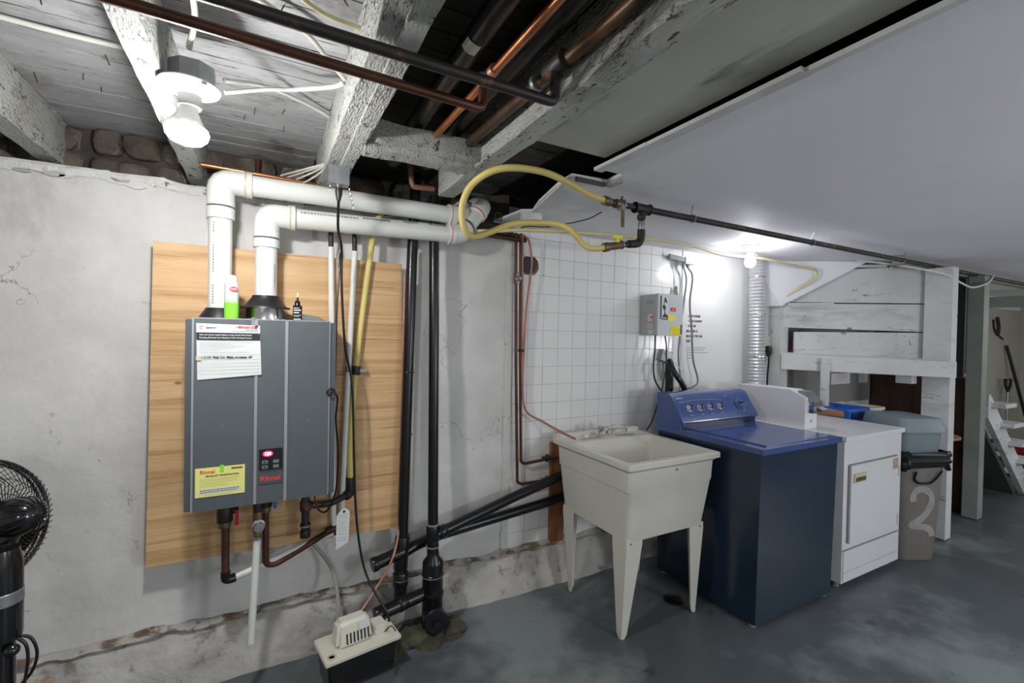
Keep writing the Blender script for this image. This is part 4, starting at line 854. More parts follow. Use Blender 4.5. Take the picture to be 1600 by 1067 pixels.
# ------------------------------------------------------------------ laundry sink
SK = thing('laundry_sink', 'off white plastic laundry sink on four tapered legs', 'sink', (1.78,1.9,0))
RZ = .845
bm = B()
def rr(x0, y0, x1, y1, z, r=.02, n=4):
    out = []
    for (cx, cy, a0) in ((x1-r, y1-r, 0), (x0+r, y1-r, 90), (x0+r, y0+r, 180), (x1-r, y0+r, 270)):
        for k in range(n+1):
            a = math.radians(a0+90*k/n); out.append((cx+r*math.cos(a), cy+r*math.sin(a), z))
    return out
def loft(bm, loops, cap0=True, cap1=True):
    R_ = [[bm.verts.new(p) for p in L] for L in loops]
    for a, b in zip(R_, R_[1:]):
        n = len(a)
        for k in range(n): bm.faces.new([a[k], a[(k+1) % n], b[(k+1) % n], b[k]])
    if cap0: bm.faces.new(R_[0][::-1])
    if cap1: bm.faces.new(R_[-1])
loft(bm, [rr(1.512,1.628,2.035,2.15,.462,.03), rr(1.505,1.615,2.052,2.17,.58,.03), rr(1.500,1.605,2.065,2.18,.70), rr(1.495,1.603,2.07,2.185,.705), rr(1.490,1.600,2.075,2.19,.800), rr(1.478,1.585,2.092,2.205,.815), rr(1.470,1.578,2.100,2.212,.818,.012), rr(1.470,1.578,2.100,2.212,RZ-.004,.012), rr(1.474,1.582,2.096,2.208,RZ,.012),
          rr(1.505,1.612,2.065,2.050,RZ,.03), rr(1.508,1.615,2.062,2.047,RZ-.006,.03), rr(1.545,1.66,2.02,1.98,.53,.05), rr(1.60,1.72,1.96,1.92,.515,.05)])
obj('basin', bm, 'sink', SK, sm=True, angle=35)
bm = B(); box(bm, 1.474,2.175,RZ-.01, 2.096,2.215,RZ+.022); obj('splash_lip', bm, 'sink', SK, bevel=.008, sm=True)
for x0 in (1.60, 1.86):
    bm = B()
    for k in range(6):
        x = x0+k*.024; tube(bm, [(x,2.085,RZ+.001), (x+.002,2.120,RZ+.001)], .0028, 6)
    obj('soap_groove', bm, 'gcord', SK)
for (bx, by, sx, sy) in ((1.502,1.640,1,1), (2.010,1.642,-1,1), (1.527,2.105,1,-1), (2.023,2.100,-1,-1)):
    tx, ty = (1.506 if sx > 0 else 2.041), (1.622 if sy > 0 else 2.155)
    bm = B(); zt = .475; t = .004; w0, w1 = .100, .034
    def leg_loop(x, y, w, z):
        return [(x,y,z), (x+sx*w,y,z), (x+sx*w,y+sy*t,z), (x+sx*t,y+sy*t,z), (x+sx*t,y+sy*w,z), (x,y+sy*w,z)]
    loft(bm, [leg_loop(bx,by,w1*.6,0), leg_loop(bx,by,w1,.02), leg_loop(tx+sx*.004,ty+sy*.006,w0,.44), leg_loop(tx+sx*.005,ty+sy*.007,w0,zt)])
    lg = obj('leg', bm, 'sink', SK)
    bm = B(); lathe(bm, (tx+sx*.03,ty+sy*.004,.455), [(.005,0), (.004,.003)], (0,-sy,0), 10); obj('bolt', bm, 'galv', lg)
bm = B(); lathe(bm, (1.80,1.600,.785), [(.008,0), (.008,.0012)], (0,-1,0), 16); obj('maker_mark', bm, 'gcord', SK)
FA = thing('faucet', 'chrome two-handle tap on the back edge of the laundry sink', 'tap', (1.79,2.12,RZ))
bm = B(); box(bm, 1.725,2.098,RZ,1.865,2.145,RZ+.020); obj('base', bm, 'chrome', FA, bevel=.010, seg=3, sm=True)
bm = B(); tube(bm, smooth([(1.795,2.125,RZ+.015), (1.797,2.10,RZ+.045), (1.805,2.03,RZ+.068), (1.812,1.985,RZ+.070)]), .0115, 12); lathe(bm, (1.812,1.985,RZ+.078), [(.010,0),(.012,.002),(.012,.026),(.009,.028)], (0,0,-1), 14); obj('spout', bm, 'chrome', FA, sm=True)
for x in (1.745, 1.845):
    bm = B(); lathe(bm, (x,2.122,RZ+.018), [(.010,0), (.009,.012), (.018,.018), (.020,.034), (.015,.044), (0,.046)], (0,0,1), 8); obj('handle', bm, 'porcelain' if 0 else 'steel', FA)
tag(obj('sink_plug', MB(lathe, (1.665,2.15,RZ), [(.0,0),(.016,0),(.014,.010),(.006,.012),(0,.013)], seg=16), 'wplast', sm=True), 'small cream plug lying left of the tap on the sink', 'plug')
bm = B(); lathe(bm, (1.992,1.769,-.004), [(.055,0), (.055,.0062), (.046,.0063), (.044,.0035), (0,.0035)], (0,0,1), 28); o = obj('floor_drain', bm, 'iron', floor); 

# ------------------------------------------------------------------ washer
WZ = .900
WS = thing('washing_machine', 'navy blue top-loading washing machine beside the sink', 'washing machine', (2.48,1.72,0))
bm = B(); hexa(bm, [(2.145,1.400,.020),(2.815,1.400,.020),(2.815,2.04,.020),(2.145,2.04,.020),(2.140,1.385,WZ-.032),(2.820,1.385,WZ-.032),(2.820,2.05,WZ-.032),(2.140,2.05,WZ-.032)]); obj('cabinet', bm, 'washer', WS, bevel=.006, sm=True)
bm = B(); box(bm, 2.128,1.368,WZ-.028,2.832,2.062,WZ); obj('top_panel', bm, 'washtop', WS, bevel=.007, seg=3, sm=True)
bm = B(); box(bm, 2.20,1.400,WZ,2.76,1.875,WZ+.006); obj('lid', bm, 'washtop', WS, bevel=.003, sm=True)
for x in (2.17, 2.79):
    for y in (1.43, 2.01): obj('foot', MB(lathe, (x,y,0), [(.018,0),(.018,.01),(.010,.012),(.010,.022)], seg=14), 'gcord', WS)
# console: slanted face
prof = [(2.06, WZ), (1.880, WZ), (1.878, WZ+.030), (1.862, WZ+.040), (1.862, WZ+.050), (1.955, WZ+.188), (1.985, WZ+.200), (2.06, WZ+.200)]
bm = B(); prism(bm, prof, 2.134, 2.826, 'x'); cs = obj('console', bm, 'washtop', WS, bevel=.006, seg=2, sm=True)
bm = B(); box(bm, 2.15,1.874,WZ+.003,2.81,1.886,WZ+.036); obj('recess_strip', bm, 'washedge', cs)
sv = V(0, 1.955-1.862, .188-.050); sv.normalize(); sn = V(0, -sv.z, sv.y)      # along the face, and its normal
def onface(x, s, off=0): return V(x, 1.862, WZ+.050)+sv*s+sn*off
for k, x in enumerate((2.235, 2.325, 2.415, 2.505)):
    bm = B(); lathe(bm, onface(x, .075, 0), [(.021,0), (.020,.004), (.014,.006), (.013,.018), (.011,.020), (0,.020)], sn, 18); kb = obj('knob', bm, 'silver', cs, sm=True)
    bm = B(); a = onface(x, .075, .020); t = sv*.016+V(.004,0,0); tube(bm, [a-t, a+t], .005, 6); obj('grip', bm, 'dark', kb)
    bm = B(); p = onface(x, .030, .0004); 
    for j in range(3): q0 = p+V(-.016+j*.011,0,0); hexa(bm, [q0, q0+V(.008,0,0), q0+V(.008,0,0)+sn*.0006, q0+sn*.0006, q0+sv*.006, q0+sv*.006+V(.008,0,0), q0+sv*.006+V(.008,0,0)+sn*.0006, q0+sv*.006+sn*.0006])
    for j in range(5):
        an = -.4+j*1.0; q0 = onface(x+.030*math.cos(an), .075+.028*math.sin(an), .0004); hexa(bm, [q0, q0+V(.007,0,0), q0+V(.007,0,0)+sn*.0006, q0+sn*.0006, q0+sv*.004, q0+sv*.004+V(.007,0,0), q0+sv*.004+V(.007,0,0)+sn*.0006, q0+sv*.004+sn*.0006])
    obj('dial_print', bm, 'silver', cs)['kind'] = 'stuff'
dx_ = 2.690
bm = B(); lathe(bm, onface(dx_, .080, 0), [(.040,0), (.039,.006), (.030,.009), (.026,.020), (.022,.023), (0,.023)], sn, 28); kb = obj('timer_dial', bm, 'washtop', cs, sm=True)
bm = B(); a = onface(dx_, .080, .024); tube(bm, [a-V(.022,0,0)-sv*.004, a+V(.022,0,0)+sv*.004], .006, 6); obj('grip', bm, 'washedge', kb)
bm = B()
for j in range(16):
    an = j*2*math.pi/16; q0 = onface(dx_-.005+.058*math.cos(an), .080+.052*math.sin(an), .0004); wd = .012 if j % 2 else .007
    hexa(bm, [q0, q0+V(wd,0,0), q0+V(wd,0,0)+sn*.0006, q0+sn*.0006, q0+sv*.004, q0+sv*.004+V(wd,0,0), q0+sv*.004+V(wd,0,0)+sn*.0006, q0+sv*.004+sn*.0006])
obj('dial_print', bm, 'silver', cs)['kind'] = 'stuff'
bm = B(); tube(bm, [onface(2.17+.38*t, .118+.010*math.sin(math.pi*t), .0005) for t in [i/12 for i in range(13)]], .0018, 6); obj('arc_line', bm, 'silver', cs)
text('console_lettering', 'Kenmore', .014, onface(2.165, .142, .0006), cs, 'paper', upv=sv, bold=.0003)
text('console_lettering', '80', .012, onface(2.60, .142, .0006), cs, 'paper', upv=sv)
# coin meter standing on the dryer
CB = thing('coin_meter', 'white metal coin meter box with chrome slide on the dryer', 'coin box', (3.02,1.86,.90))
bm = B(); prism(bm, [(1.640,.885), (2.10,.885), (2.10,1.118), (1.735,1.118), (1.640,1.075)][::1], 2.955, 3.085, 'x'); obj('case', bm, 'white', CB, bevel=.004, sm=True)
bm = B(); box(bm, 2.975,1.600,.985,3.075,1.70,1.052); obj('slide_housing', bm, 'chrome', CB, bevel=.004)
bm = B(); hexa(bm, [(2.99,1.560,1.0),(3.06,1.560,1.0),(3.06,1.62,1.0),(2.99,1.62,1.0),(2.99,1.560,1.012),(3.06,1.560,1.012),(3.06,1.62,1.035),(2.99,1.62,1.035)]); obj('coin_slide', bm, 'chrome', CB)
bm = B(); prism(bm, [(1.60,1.05), (1.70,1.05), (1.70,1.115), (1.66,1.112)], 2.985, 3.075, 'x'); obj('hood', bm, 'galv', CB)
bm = B(); lathe(bm, (3.02,1.640,.930), [(.012,0), (.012,.004)], (0,-1,0), 16); obj('lock', bm, 'chrome', CB)

# ------------------------------------------------------------------ dryer
DR = thing('dryer', 'white front-loading clothes dryer right of the blue washer', 'dryer', (3.27,1.75,0))
DT = .885
bm = B(); box(bm, 2.935,1.405,.035,3.615,2.08,DT-.025); obj('cabinet', bm, 'dryer', DR, bevel=.005, sm=True)
bm = B(); box(bm, 2.925,1.392,DT-.027,3.628,2.09,DT); obj('top_panel', bm, 'dryer', DR, bevel=.006, seg=3, sm=True)
bm = B(); prism(bm, rrp := [(2.985,.262), (3.545,.262), (3.552,.27), (3.552,.712), (3.545,.72), (2.985,.72), (2.978,.712), (2.978,.27)], 1.396, 1.406, 'y'); obj('door_gap', bm, 'gcord', DR)
bm = B(); box(bm, 2.985,1.388,.268,3.545,1.404,.714); dd = obj('door', bm, 'dryer', DR, bevel=.006, seg=2, sm=True)
bm = B(); box(bm, 3.005,1.380,.615,3.135,1.390,.668); dh = obj('handle', bm, 'beige', dd, bevel=.004, sm=True)
bm = B(); box(bm, 3.018,1.3785,.622,3.125,1.3815,.645); obj('handle_recess', bm, 'brass', dh)
bm = B(); box(bm, 3.470,1.3865,.640,3.535,1.3885,.705); o = obj('rust_stain', bm, 'rust', dd)
for z in (.62, .31):
    bm = B(); box(bm, 3.547,1.388,z-.035,3.554,1.400,z+.035); obj('hinge', bm, 'gcord', dd)
bm = B(); box(bm, 2.945,1.398,.050,3.590,1.412,.222); obj('kick_panel', bm, 'dryer', DR, bevel=.003, sm=True)
bm = B(); box(bm, 2.94,1.400,.222,3.595,1.408,.228); box(bm, 2.945,1.3975,.098,3.590,1.3985,.100); obj('panel_joint', bm, 'gcord', DR)
for x in (2.97, 3.56):
    for y in (1.45, 2.04): obj('foot', MB(lathe, (x,y,0), [(.018,0),(.018,.012),(.010,.014),(.010,.04)], seg=14), 'gcord', DR)

# ------------------------------------------------------------------ wall control box and electrics
EB = thing('control_box', 'grey metal control box with yellow and red labels on the tiled wall', 'electrical box', (2.32,2.2,1.445))
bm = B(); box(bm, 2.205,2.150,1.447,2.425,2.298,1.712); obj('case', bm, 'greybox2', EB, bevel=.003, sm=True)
bm = B(); box(bm, 2.203,2.138,1.445,2.428,2.152,1.714); fd = obj('door', bm, 'greybox', EB, bevel=.002, sm=True)
y = 2.1378
def sticker(name, x0, z0, x1, z1, m, yy=y): return obj(name, MB(box, x0, yy-.0012, z0, x1, yy+.0006, z1), m, fd)
sticker('label_sheet', 2.232, 1.558, 2.290, 1.698, 'paper'); sticker('label_edge', 2.222, 1.552, 2.232, 1.700, 'ink'); sticker('label_sheet_foot', 2.236, 1.550, 2.290, 1.556, 'ink')
bm = B(); prism(bm, [(2.242,1.652), (2.252,1.655), (2.258,1.690), (2.268,1.692), (2.282,1.656), (2.270,1.656), (2.262,1.668), (2.256,1.652)], y-.002, y-.0012, 'y'); prism(bm, [(2.240,1.640), (2.256,1.646), (2.270,1.628), (2.264,1.610), (2.268,1.585), (2.284,1.578), (2.280,1.566), (2.245,1.562), (2.240,1.572), (2.258,1.584), (2.258,1.608), (2.244,1.620)], y-.002, y-.0012, 'y'); obj('pictogram', bm, 'ink', fd)
sticker('red_label', 2.312, 1.604, 2.360, 1.628, 'redink'); text('red_label_lettering', 'LIVE', .012, (2.336, y-.0018, 1.611), fd, 'paper', ax='CENTER', bold=.0002)
bm = B(); lathe(bm, (2.318, y, 1.562), [(.040,0), (.040,.0012)], (0,-1,0), 24)
for v in bm.verts: v.co.z = 1.562+(v.co.z-1.562)*.52
obj('oval_label', bm, 'ylabel', fd)
sticker('yellow_label', 2.316, 1.447, 2.405, 1.512, 'ylabel'); lines(fd, 2.322, 2.398, [(1.502,.7), (1.492,.95), (1.483,.9), (1.474,.95), (1.463,.8), (1.455,.9)], y-.0013, 'brass', .0016)
bm = B(); lathe(bm, (2.413,2.137,1.462), [(.005,0), (.005,.006)], (0,-1,0), 10); box(bm, 2.409,2.130,1.468,2.417,2.137,1.520); obj('latch', bm, 'gcord', fd)
# left face of the box: labels on it
def lface(name, y0, z0, y1, z1, m, d=0): return obj(name, MB(box, 2.2035-d, y0, z0, 2.2050, y1, z1), m, EB)
lface('flag_label', 2.178, 1.532, 2.232, 1.590, 'redink'); lface('flag_label_sheet', 2.181, 1.535, 2.229, 1.587, 'paper', .0004)
bm = B()
cx, cz = 2.192, 1.562; leaf = [(0,1),(.2,.55),(.55,.7),(.45,.25),(.95,.35),(.8,.05),(.35,-.3),(.4,-.45),(.06,-.4),(.05,-.9),(-.05,-.9),(-.06,-.4),(-.4,-.45),(-.35,-.3),(-.8,.05),(-.95,.35),(-.45,.25),(-.55,.7),(-.2,.55)]
prism(bm, [(cx+a*.012, cz+b*.014) for a, b in leaf], 2.2022, 2.2032, 'x'); obj('maple_leaf', bm, 'redink', EB)
lface('white_label', 2.178, 1.455, 2.222, 1.482, 'paper'); lface('plate', 2.178, 1.492, 2.232, 1.522, 'greybox')
for z in (1.668, 1.655): lface('louvre', 2.182, z, 2.240, z+.004, 'gcord', .001)
# cords below and above the box
cord('power_cable', [(2.268,2.22,1.450), (2.262,2.215,1.35), (2.248,2.21,1.24), (2.262,2.21,1.16), (2.30,2.21,1.105), (2.33,2.21,1.08)], .0055, 'cord', 'black cord from the control box curving down behind the washer', 'cord')
cord('power_cable', [(2.345,2.21,1.450), (2.350,2.20,1.37), (2.330,2.18,1.26), (2.285,2.16,1.13), (2.235,2.15,1.02), (2.185,2.15,.90), (2.16,2.17,.84)], .0045, 'cord', 'thinner black cord from the control box slanting down left of washer', 'cord')
DH = thing('drain_hose', 'black washer drain hose hooked into a standpipe below the control box', 'hose', (2.42,2.22,1.1))
pipe('standpipe', [(2.445,2.255,.9), (2.445,2.255,1.265)], .027, 'abs', DH, 0, 18)
cord('hose', [(2.392,2.21,1.285), (2.385,2.18,1.235), (2.400,2.16,1.19), (2.44,2.15,1.14), (2.475,2.15,1.09), (2.49,2.15,1.05)], .0185, 'dark', '', par=DH, seg=14)
for k in range(9):
    pass
bm = B(); hexa(bm, [(2.36,2.255,1.285),(2.455,2.255,1.255),(2.455,2.298,1.255),(2.36,2.298,1.285),(2.385,2.255,1.355),(2.47,2.255,1.335),(2.47,2.298,1.335),(2.385,2.298,1.355)]); ob = obj('outlet_box', bm, 'galv', DH, bevel=.003)
bm = B(); box(bm, 2.40, 2.250, 1.300, 2.425, 2.256, 1.340); box(bm, 2.432, 2.250, 1.296, 2.450, 2.256, 1.330); obj('outlet_cover', bm, 'wplast', ob)
cord('white_wire', [(2.435,2.19,1.26), (2.455,2.17,1.22), (2.46,2.16,1.18), (2.435,2.14,1.155), (2.41,2.14,1.165)], .004, 'wcord', '', par=DH)
UB = thing('outlet_box', 'small outlet box high on the wall with two plugged cords', 'outlet', (2.56,2.26,1.94))
bm = B(); box(bm, 2.545,2.225,1.945,2.635,2.298,1.990); obj('box', bm, 'wplast', UB, bevel=.004, sm=True)
bm = B(); hexa(bm, [(2.43,2.26,1.975),(2.545,2.23,1.955),(2.545,2.26,1.955),(2.43,2.28,1.975),(2.43,2.26,2.005),(2.545,2.23,1.985),(2.545,2.26,1.985),(2.43,2.28,2.005)]); obj('bracket', bm, 'galv', UB)
for x in (2.542, 2.585):
    bm = B(); lathe(bm, (x,2.245,1.948), [(.012,0), (.012,.016), (.007,.028)], (0,0,-1), 12); obj('plug', bm, 'gcord', UB, sm=True)
cord('power_cable', [(2.542,2.245,1.925), (2.575,2.245,1.84), (2.565,2.25,1.70), (2.545,2.25,1.56), (2.53,2.25,1.44), (2.52,2.25,1.30), (2.545,2.24,1.12), (2.56,2.22,1.06)], .0055, 'gcord', 'grey cord hanging from the high outlet box, left of the dark one', 'cord')
cord('power_cable', [(2.585,2.245,1.925), (2.630,2.24,1.86), (2.615,2.245,1.68), (2.64,2.245,1.50), (2.65,2.245,1.38), (2.665,2.245,1.27), (2.705,2.24,1.16), (2.69,2.23,1.115), (2.62,2.22,1.09), (2.55,2.20,1.085), (2.50,2.20,1.06)], .0065, 'gcord', 'dark cord hanging in a wavy loop beside the notice on the wall', 'cord')
# wall writing
NB = thing('wall_notice', 'faded black lettering on the white wall above the washer', 'notice', (2.74,2.299,1.30))
for k, s in enumerate(('LOAD WASHER', 'CLEAN LAUNDRY', 'PUSH THE', 'MACHINES AS', 'MUCH AS THEY ARE', 'USED')):
    text('notice_lettering', s, .0225, (2.650+(.015 if k < 3 else 0), 2.2985, 1.585-k*.036), NB, 'ink', bold=.0004, sx=.80)
lines(NB, 2.665, 2.88, [(1.362,.9), (1.346,.8), (1.328,1), (1.310,.3), (1.290,.3)], 2.2995, 'gink', .004)
bm = B(); prism(bm, [(2.475,1.735), (2.488,1.785), (2.52,1.745), (2.525,1.788), (2.545,1.80), (2.555,1.735), (2.52,1.738), (2.50,1.73)], 2.2965, 2.2998, 'y'); o = obj('graffiti_mark', bm, 'gcord'); tag(o, 'small grey torn sticker remnant on the white wall above control box', 'mark')
# flexible foil duct
DU = thing('vent_duct', 'silver foil corrugated dryer duct rising to the ceiling', 'duct', (3.31,2.20,.9))
bm = B(); n = 46; prof = []
for k in range(n*2+1): prof.append((.061 if k % 2 else .0545, k*(1.16/(n*2))))
lathe(bm, (3.325,2.205,.89), prof, (-.035,0,1), 24); obj('duct', bm, 'foil', DU)
for z in (1.30, 1.62, 1.9): sleeve('tape_band', (3.325-.035*(z-.89),2.205,z), (3.325-.035*(z-.89),2.205,z+.012), .0615, 'steel', DU)
PL = thing('wall_plug', 'black plug and cord in the wall beside the foil duct', 'plug', (3.57,2.28,1.08))
bm = B(); lathe(bm, (3.560,2.27,1.385), [(.012,0), (.024,.006), (.024,.05), (.012,.085)], (0,0,-1), 14); obj('plug', bm, 'dark', PL, sm=True); bm = B(); box(bm, 3.53,2.285,1.36,3.60,2.299,1.46); obj('outlet_plate', bm, 'wplast', PL, bevel=.003)
cord('cord', [(3.562,2.27,1.31), (3.566,2.27,1.26), (3.555,2.27,1.15), (3.55,2.27,1.0)], .007, 'cord', '', par=PL)

# ------------------------------------------------------------------ storage frame at the right
bdir = V(4.44-3.62, 1.58-2.21, 0).normalized(); bn = V(-bdir.y, bdir.x, 0)*-1
SF = thing('storage_rack', 'white boarded storage rack with thick front rail behind the dryer', 'shelf', (4.0,1.9,1.1))
def plank(name, a, b, z0, z1, za, zb, th, m, par):
    a, b = Vector(a), Vector(b); d = (b-a).normalized(); n = V(-d.y, d.x, 0)*th
    bm = B(); hexa(bm, [(a.x,a.y,z0),(b.x,b.y,za),(b.x+n.x,b.y+n.y,za),(a.x+n.x,a.y+n.y,z0),(a.x,a.y,z1),(b.x,b.y,zb),(b.x+n.x,b.y+n.y,zb),(a.x+n.x,a.y+n.y,z1)])
    return obj(name, bm, m, par, bevel=.002, seg=1)
A_, B_ = (3.61,2.21,0), (4.44,1.585,0)
plank('board', A_, B_, 1.735, 1.965, 1.732, 2.02, .02, 'frame', SF)
plank('board', (3.615,2.215,0), (4.44,1.59,0), 1.535, 1.722, 1.515, 1.724, .02, 'frame', SF)
plank('board', (3.70,2.150,0), (4.44,1.592,0), 1.30, 1.500, 1.29, 1.508, .02, 'frame', SF)
plank('cleat', (3.600,2.150,0), (3.86,1.965,0), 1.708, 1.722, 1.712, 1.726, -.03, 'frame', SF)
plank('shelf_board', (3.60,2.235,0), (4.42,1.50,0), 1.325, 1.338, 1.298, 1.311, .10, 'frame', SF)
plank('front_rail', (3.585,2.180,0), (4.36,1.385,0), 1.205, 1.325, 1.185, 1.300, .045, 'frame', SF)
bm = B(); box(bm, 3.60,2.20,.0,3.70,2.297,1.705); obj('upright', bm, 'frame', SF, bevel=.003)
bm = B(); box(bm, 3.74,1.93,.0,3.79,1.97,1.30); obj('stud', bm, 'frame', SF, bevel=.003)
bm = B(); box(bm, 4.25,1.60,1.125,4.33,1.70,1.19); obj('rail_end_block', bm, 'frame', SF, bevel=.002)
bm = B(); hexa(bm, [(3.56,2.20,1.70),(3.60,2.285,1.70),(3.30,2.297,2.045),(3.30,2.25,2.045),(3.575,2.17,1.705),(4.02,1.83,2.045),(4.02,1.80,2.049),(3.31,2.25,2.049)])
bm.free(); bm = B()
q4 = [V(3.575,2.185,1.700), V(4.06,1.82,2.046), V(3.35,2.285,2.046), V(3.52,2.295,1.70)]
vs = [bm.verts.new(p) for p in q4]+[bm.verts.new(p+V(.012,.012,.006)) for p in q4]
for f in ((0,1,2,3), (7,6,5,4), (0,4,5,1), (1,5,6,2), (2,6,7,3), (3,7,4,0)): bm.faces.new([vs[i] for i in f])
obj('soffit_panel', bm, 'panel', SF)
plank('top_batten', (3.93,1.975,0), (4.20,1.77,0), 2.005, 2.025, 2.005, 2.025, -.03, 'frame', SF)
for (y, z) in ((1.62,1.99), (1.60,1.985)):
    pass
obj('knob', MB(ball, (4.22,1.735,2.0), .012), 'porcelain', SF)
bm = B(); grid(bm, 0, 1, 0, 1, .12, lambda u, v: V(3.70+.16*u, 2.17-.10*u+.03*v, 1.340+.045*math.sin(3.14*u)*math.sin(3.14*v)+.012*nz((u,v,0),6)))
bmesh.ops.solidify(bm, geom=bm.faces[:], thickness=.004); o = obj('red_cloth', bm, 'redp', sm=True); tag(o, 'scrap of dark red cloth on the shelf in the gap of the boards', 'cloth')
# posts
def post(x0, x1, y0, y1, m, lab, z1=1.987, grp='support posts under the low ceiling'):
    bm = B(); box(bm, x0, y0, 0, x1, y1, z1); o = obj('support_post', bm, m, bevel=.003); tag(o, lab, 'post', grp); return o
post(4.375, 4.47, 1.425, 1.585, 'frame', 'thick pale post at the near end of the white storage rail')
post(5.130, 5.235, 1.475, 1.570, 'frame_g', 'grey green post standing alone between storage rack and stairs')
bm = B(); box(bm, 3.95,1.575,1.985,8.9,1.62,2.049); o = obj('ceiling_beam', bm, 'frame_g', ceiling)
cord('white_cable', [(3.85,1.80,2.03), (4.02,1.62,1.99), (4.28,1.45,1.93), (4.55,1.44,1.885), (4.85,1.46,1.87), (5.15,1.46,1.93), (5.3,1.47,2.0)], .007, 'wcord', 'white cable sagging across the thick pale post', 'cable')
# dark storage behind the posts
CA = thing('wooden_cabinet', 'dark stained wooden cabinet in the storage space behind the posts', 'cabinet', (5.3,1.95,0))
bm = B(); box(bm, 5.21,1.60,.0,5.44,2.28,1.14); obj('body', bm, 'woodd', CA, bevel=.004)
bm = B(); box(bm, 5.202,1.66,.62,5.211,1.94,1.10); obj('door', bm, 'woodd', CA, bevel=.003); bm = B(); box(bm, 5.202,1.96,.62,5.211,2.26,1.10); obj('door', bm, 'woodd', CA, bevel=.003)
DP = thing('partition', 'dark grey partition panels above the wooden cabinet', 'partition', (5.26,1.9,1.145))
bm = B(); box(bm, 5.25,1.625,1.145,5.28,1.86,2.04); obj('panel', bm, 'greyp', DP, bevel=.003); bm = B(); box(bm, 5.27,1.865,1.145,5.30,2.29,2.04); obj('panel', bm, 'greyp', DP, bevel=.003)
bm = B(); box(bm, 5.228,1.585,1.18,5.25,1.612,2.04); obj('white_strip', bm, 'frame', DP)
bm = B(); lathe(bm, (4.99,1.74,.64), [(.18,0), (.19,.006), (.19,.022), (.18,.028)], (0,0,1), 32); st = thing('round_table', 'small round tan wooden table behind the grey green post', 'table', (4.99,1.74,0)); 
obj('table_top', bm, 'woodl', st, sm=True)
pipe('pedestal', [(4.99,1.74,.03), (4.99,1.74,.64)], .03, 'woodd', st, 0, 14); obj('foot', MB(lathe, (4.99,1.74,0), [(.15,0),(.15,.015),(.03,.04)], seg=24), 'woodd', st)
bm = B(); box(bm, 4.84,1.95,0,5.06,2.15,.26); o = obj('storage_box', bm, 'frame_g', bevel=.006); tag(o, 'pale closed box on the floor under the round table', 'box')
for (x0, z0, x1, z1) in ((4.52,1.04,4.84,1.14), (5.0,1.04,5.16,1.14), (4.53,.80,5.19,.87)):
    bm = B(); box(bm, x0,2.288,z0,x1,2.2932,z1); o = obj('patch', bm, 'wall2', wall_back)
bm = B(); box(bm, 3.745,2.293,0,5.3,2.2990,1.9); obj('grey_section', bm, 'lining', wall_back)
# things behind the dryer
BK = thing('laundry_basket', 'blue plastic laundry basket behind the dryer', 'basket', (4.0,2.0,.62))
def basket(par, cx, cy, w_, d_, z0, z1, m):
    bm = B(); loft(bm, [rr(cx-w_*.42,cy-d_*.42,cx+w_*.42,cy+d_*.42,z0,.03), rr(cx-w_/2,cy-d_/2,cx+w_/2,cy+d_/2,z1-.02,.04), rr(cx-w_/2-.012,cy-d_/2-.012,cx+w_/2+.012,cy+d_/2+.012,z1-.02,.045), rr(cx-w_/2-.012,cy-d_/2-.012,cx+w_/2+.012,cy+d_/2+.012,z1,.045), rr(cx-w_/2+.006,cy-d_/2+.006,cx+w_/2-.006,cy+d_/2-.006,z1,.035), rr(cx-w_*.4,cy-d_*.4,cx+w_*.4,cy+d_*.4,z0+.01,.03)])
    obj('shell', bm, m, par, sm=True, angle=40)
basket(BK, 3.84, 1.89, .26, .30, .68, .945, 'bluep')
bm = B()
for k in range(9): x = 3.73+k*.026; box(bm, x,1.738,.87,x+.008,1.746,.915)
obj('slot', bm, 'washedge', BK)
BG = thing('wicker_basket', 'pale beige slatted basket behind the blue one', 'basket', (4.22,1.85,.65)); basket(BG, 4.12, 1.90, .20, .30, .68, .935, 'wplast')
bm = B()
for k in range(11): y = 1.77+k*.023; box(bm, 4.012,y,.865,4.022,y+.010,.905)
obj('slot', bm, 'gcord', BG)
CX = thing('cardboard_box', 'brown open cardboard box behind the dryer', 'box', (3.72,2.0,.6))
bm = B(); box(bm, 3.66,2.06,.678,3.78,2.19,.93); obj('body', bm, 'card', CX); bm = B(); hexa(bm, [(3.635,2.02,.880),(3.665,1.76,.890),(3.675,1.765,.890),(3.66,2.06,.880),(3.625,2.02,.955),(3.655,1.76,.930),(3.665,1.765,.930),(3.65,2.06,.955)]); obj('flap', bm, 'card', CX)
TB = thing('storage_crate', 'low wooden crate carrying the baskets behind the dryer', 'crate', (4.0,1.95,0)); bm = B(); box(bm, 3.80,1.80,0,4.20,2.10,.655); obj('body', bm, 'woodd', TB, bevel=.004); obj('top_board', MB(box, 3.66,1.72,.655,4.22,2.10,.678), 'woodd', TB)
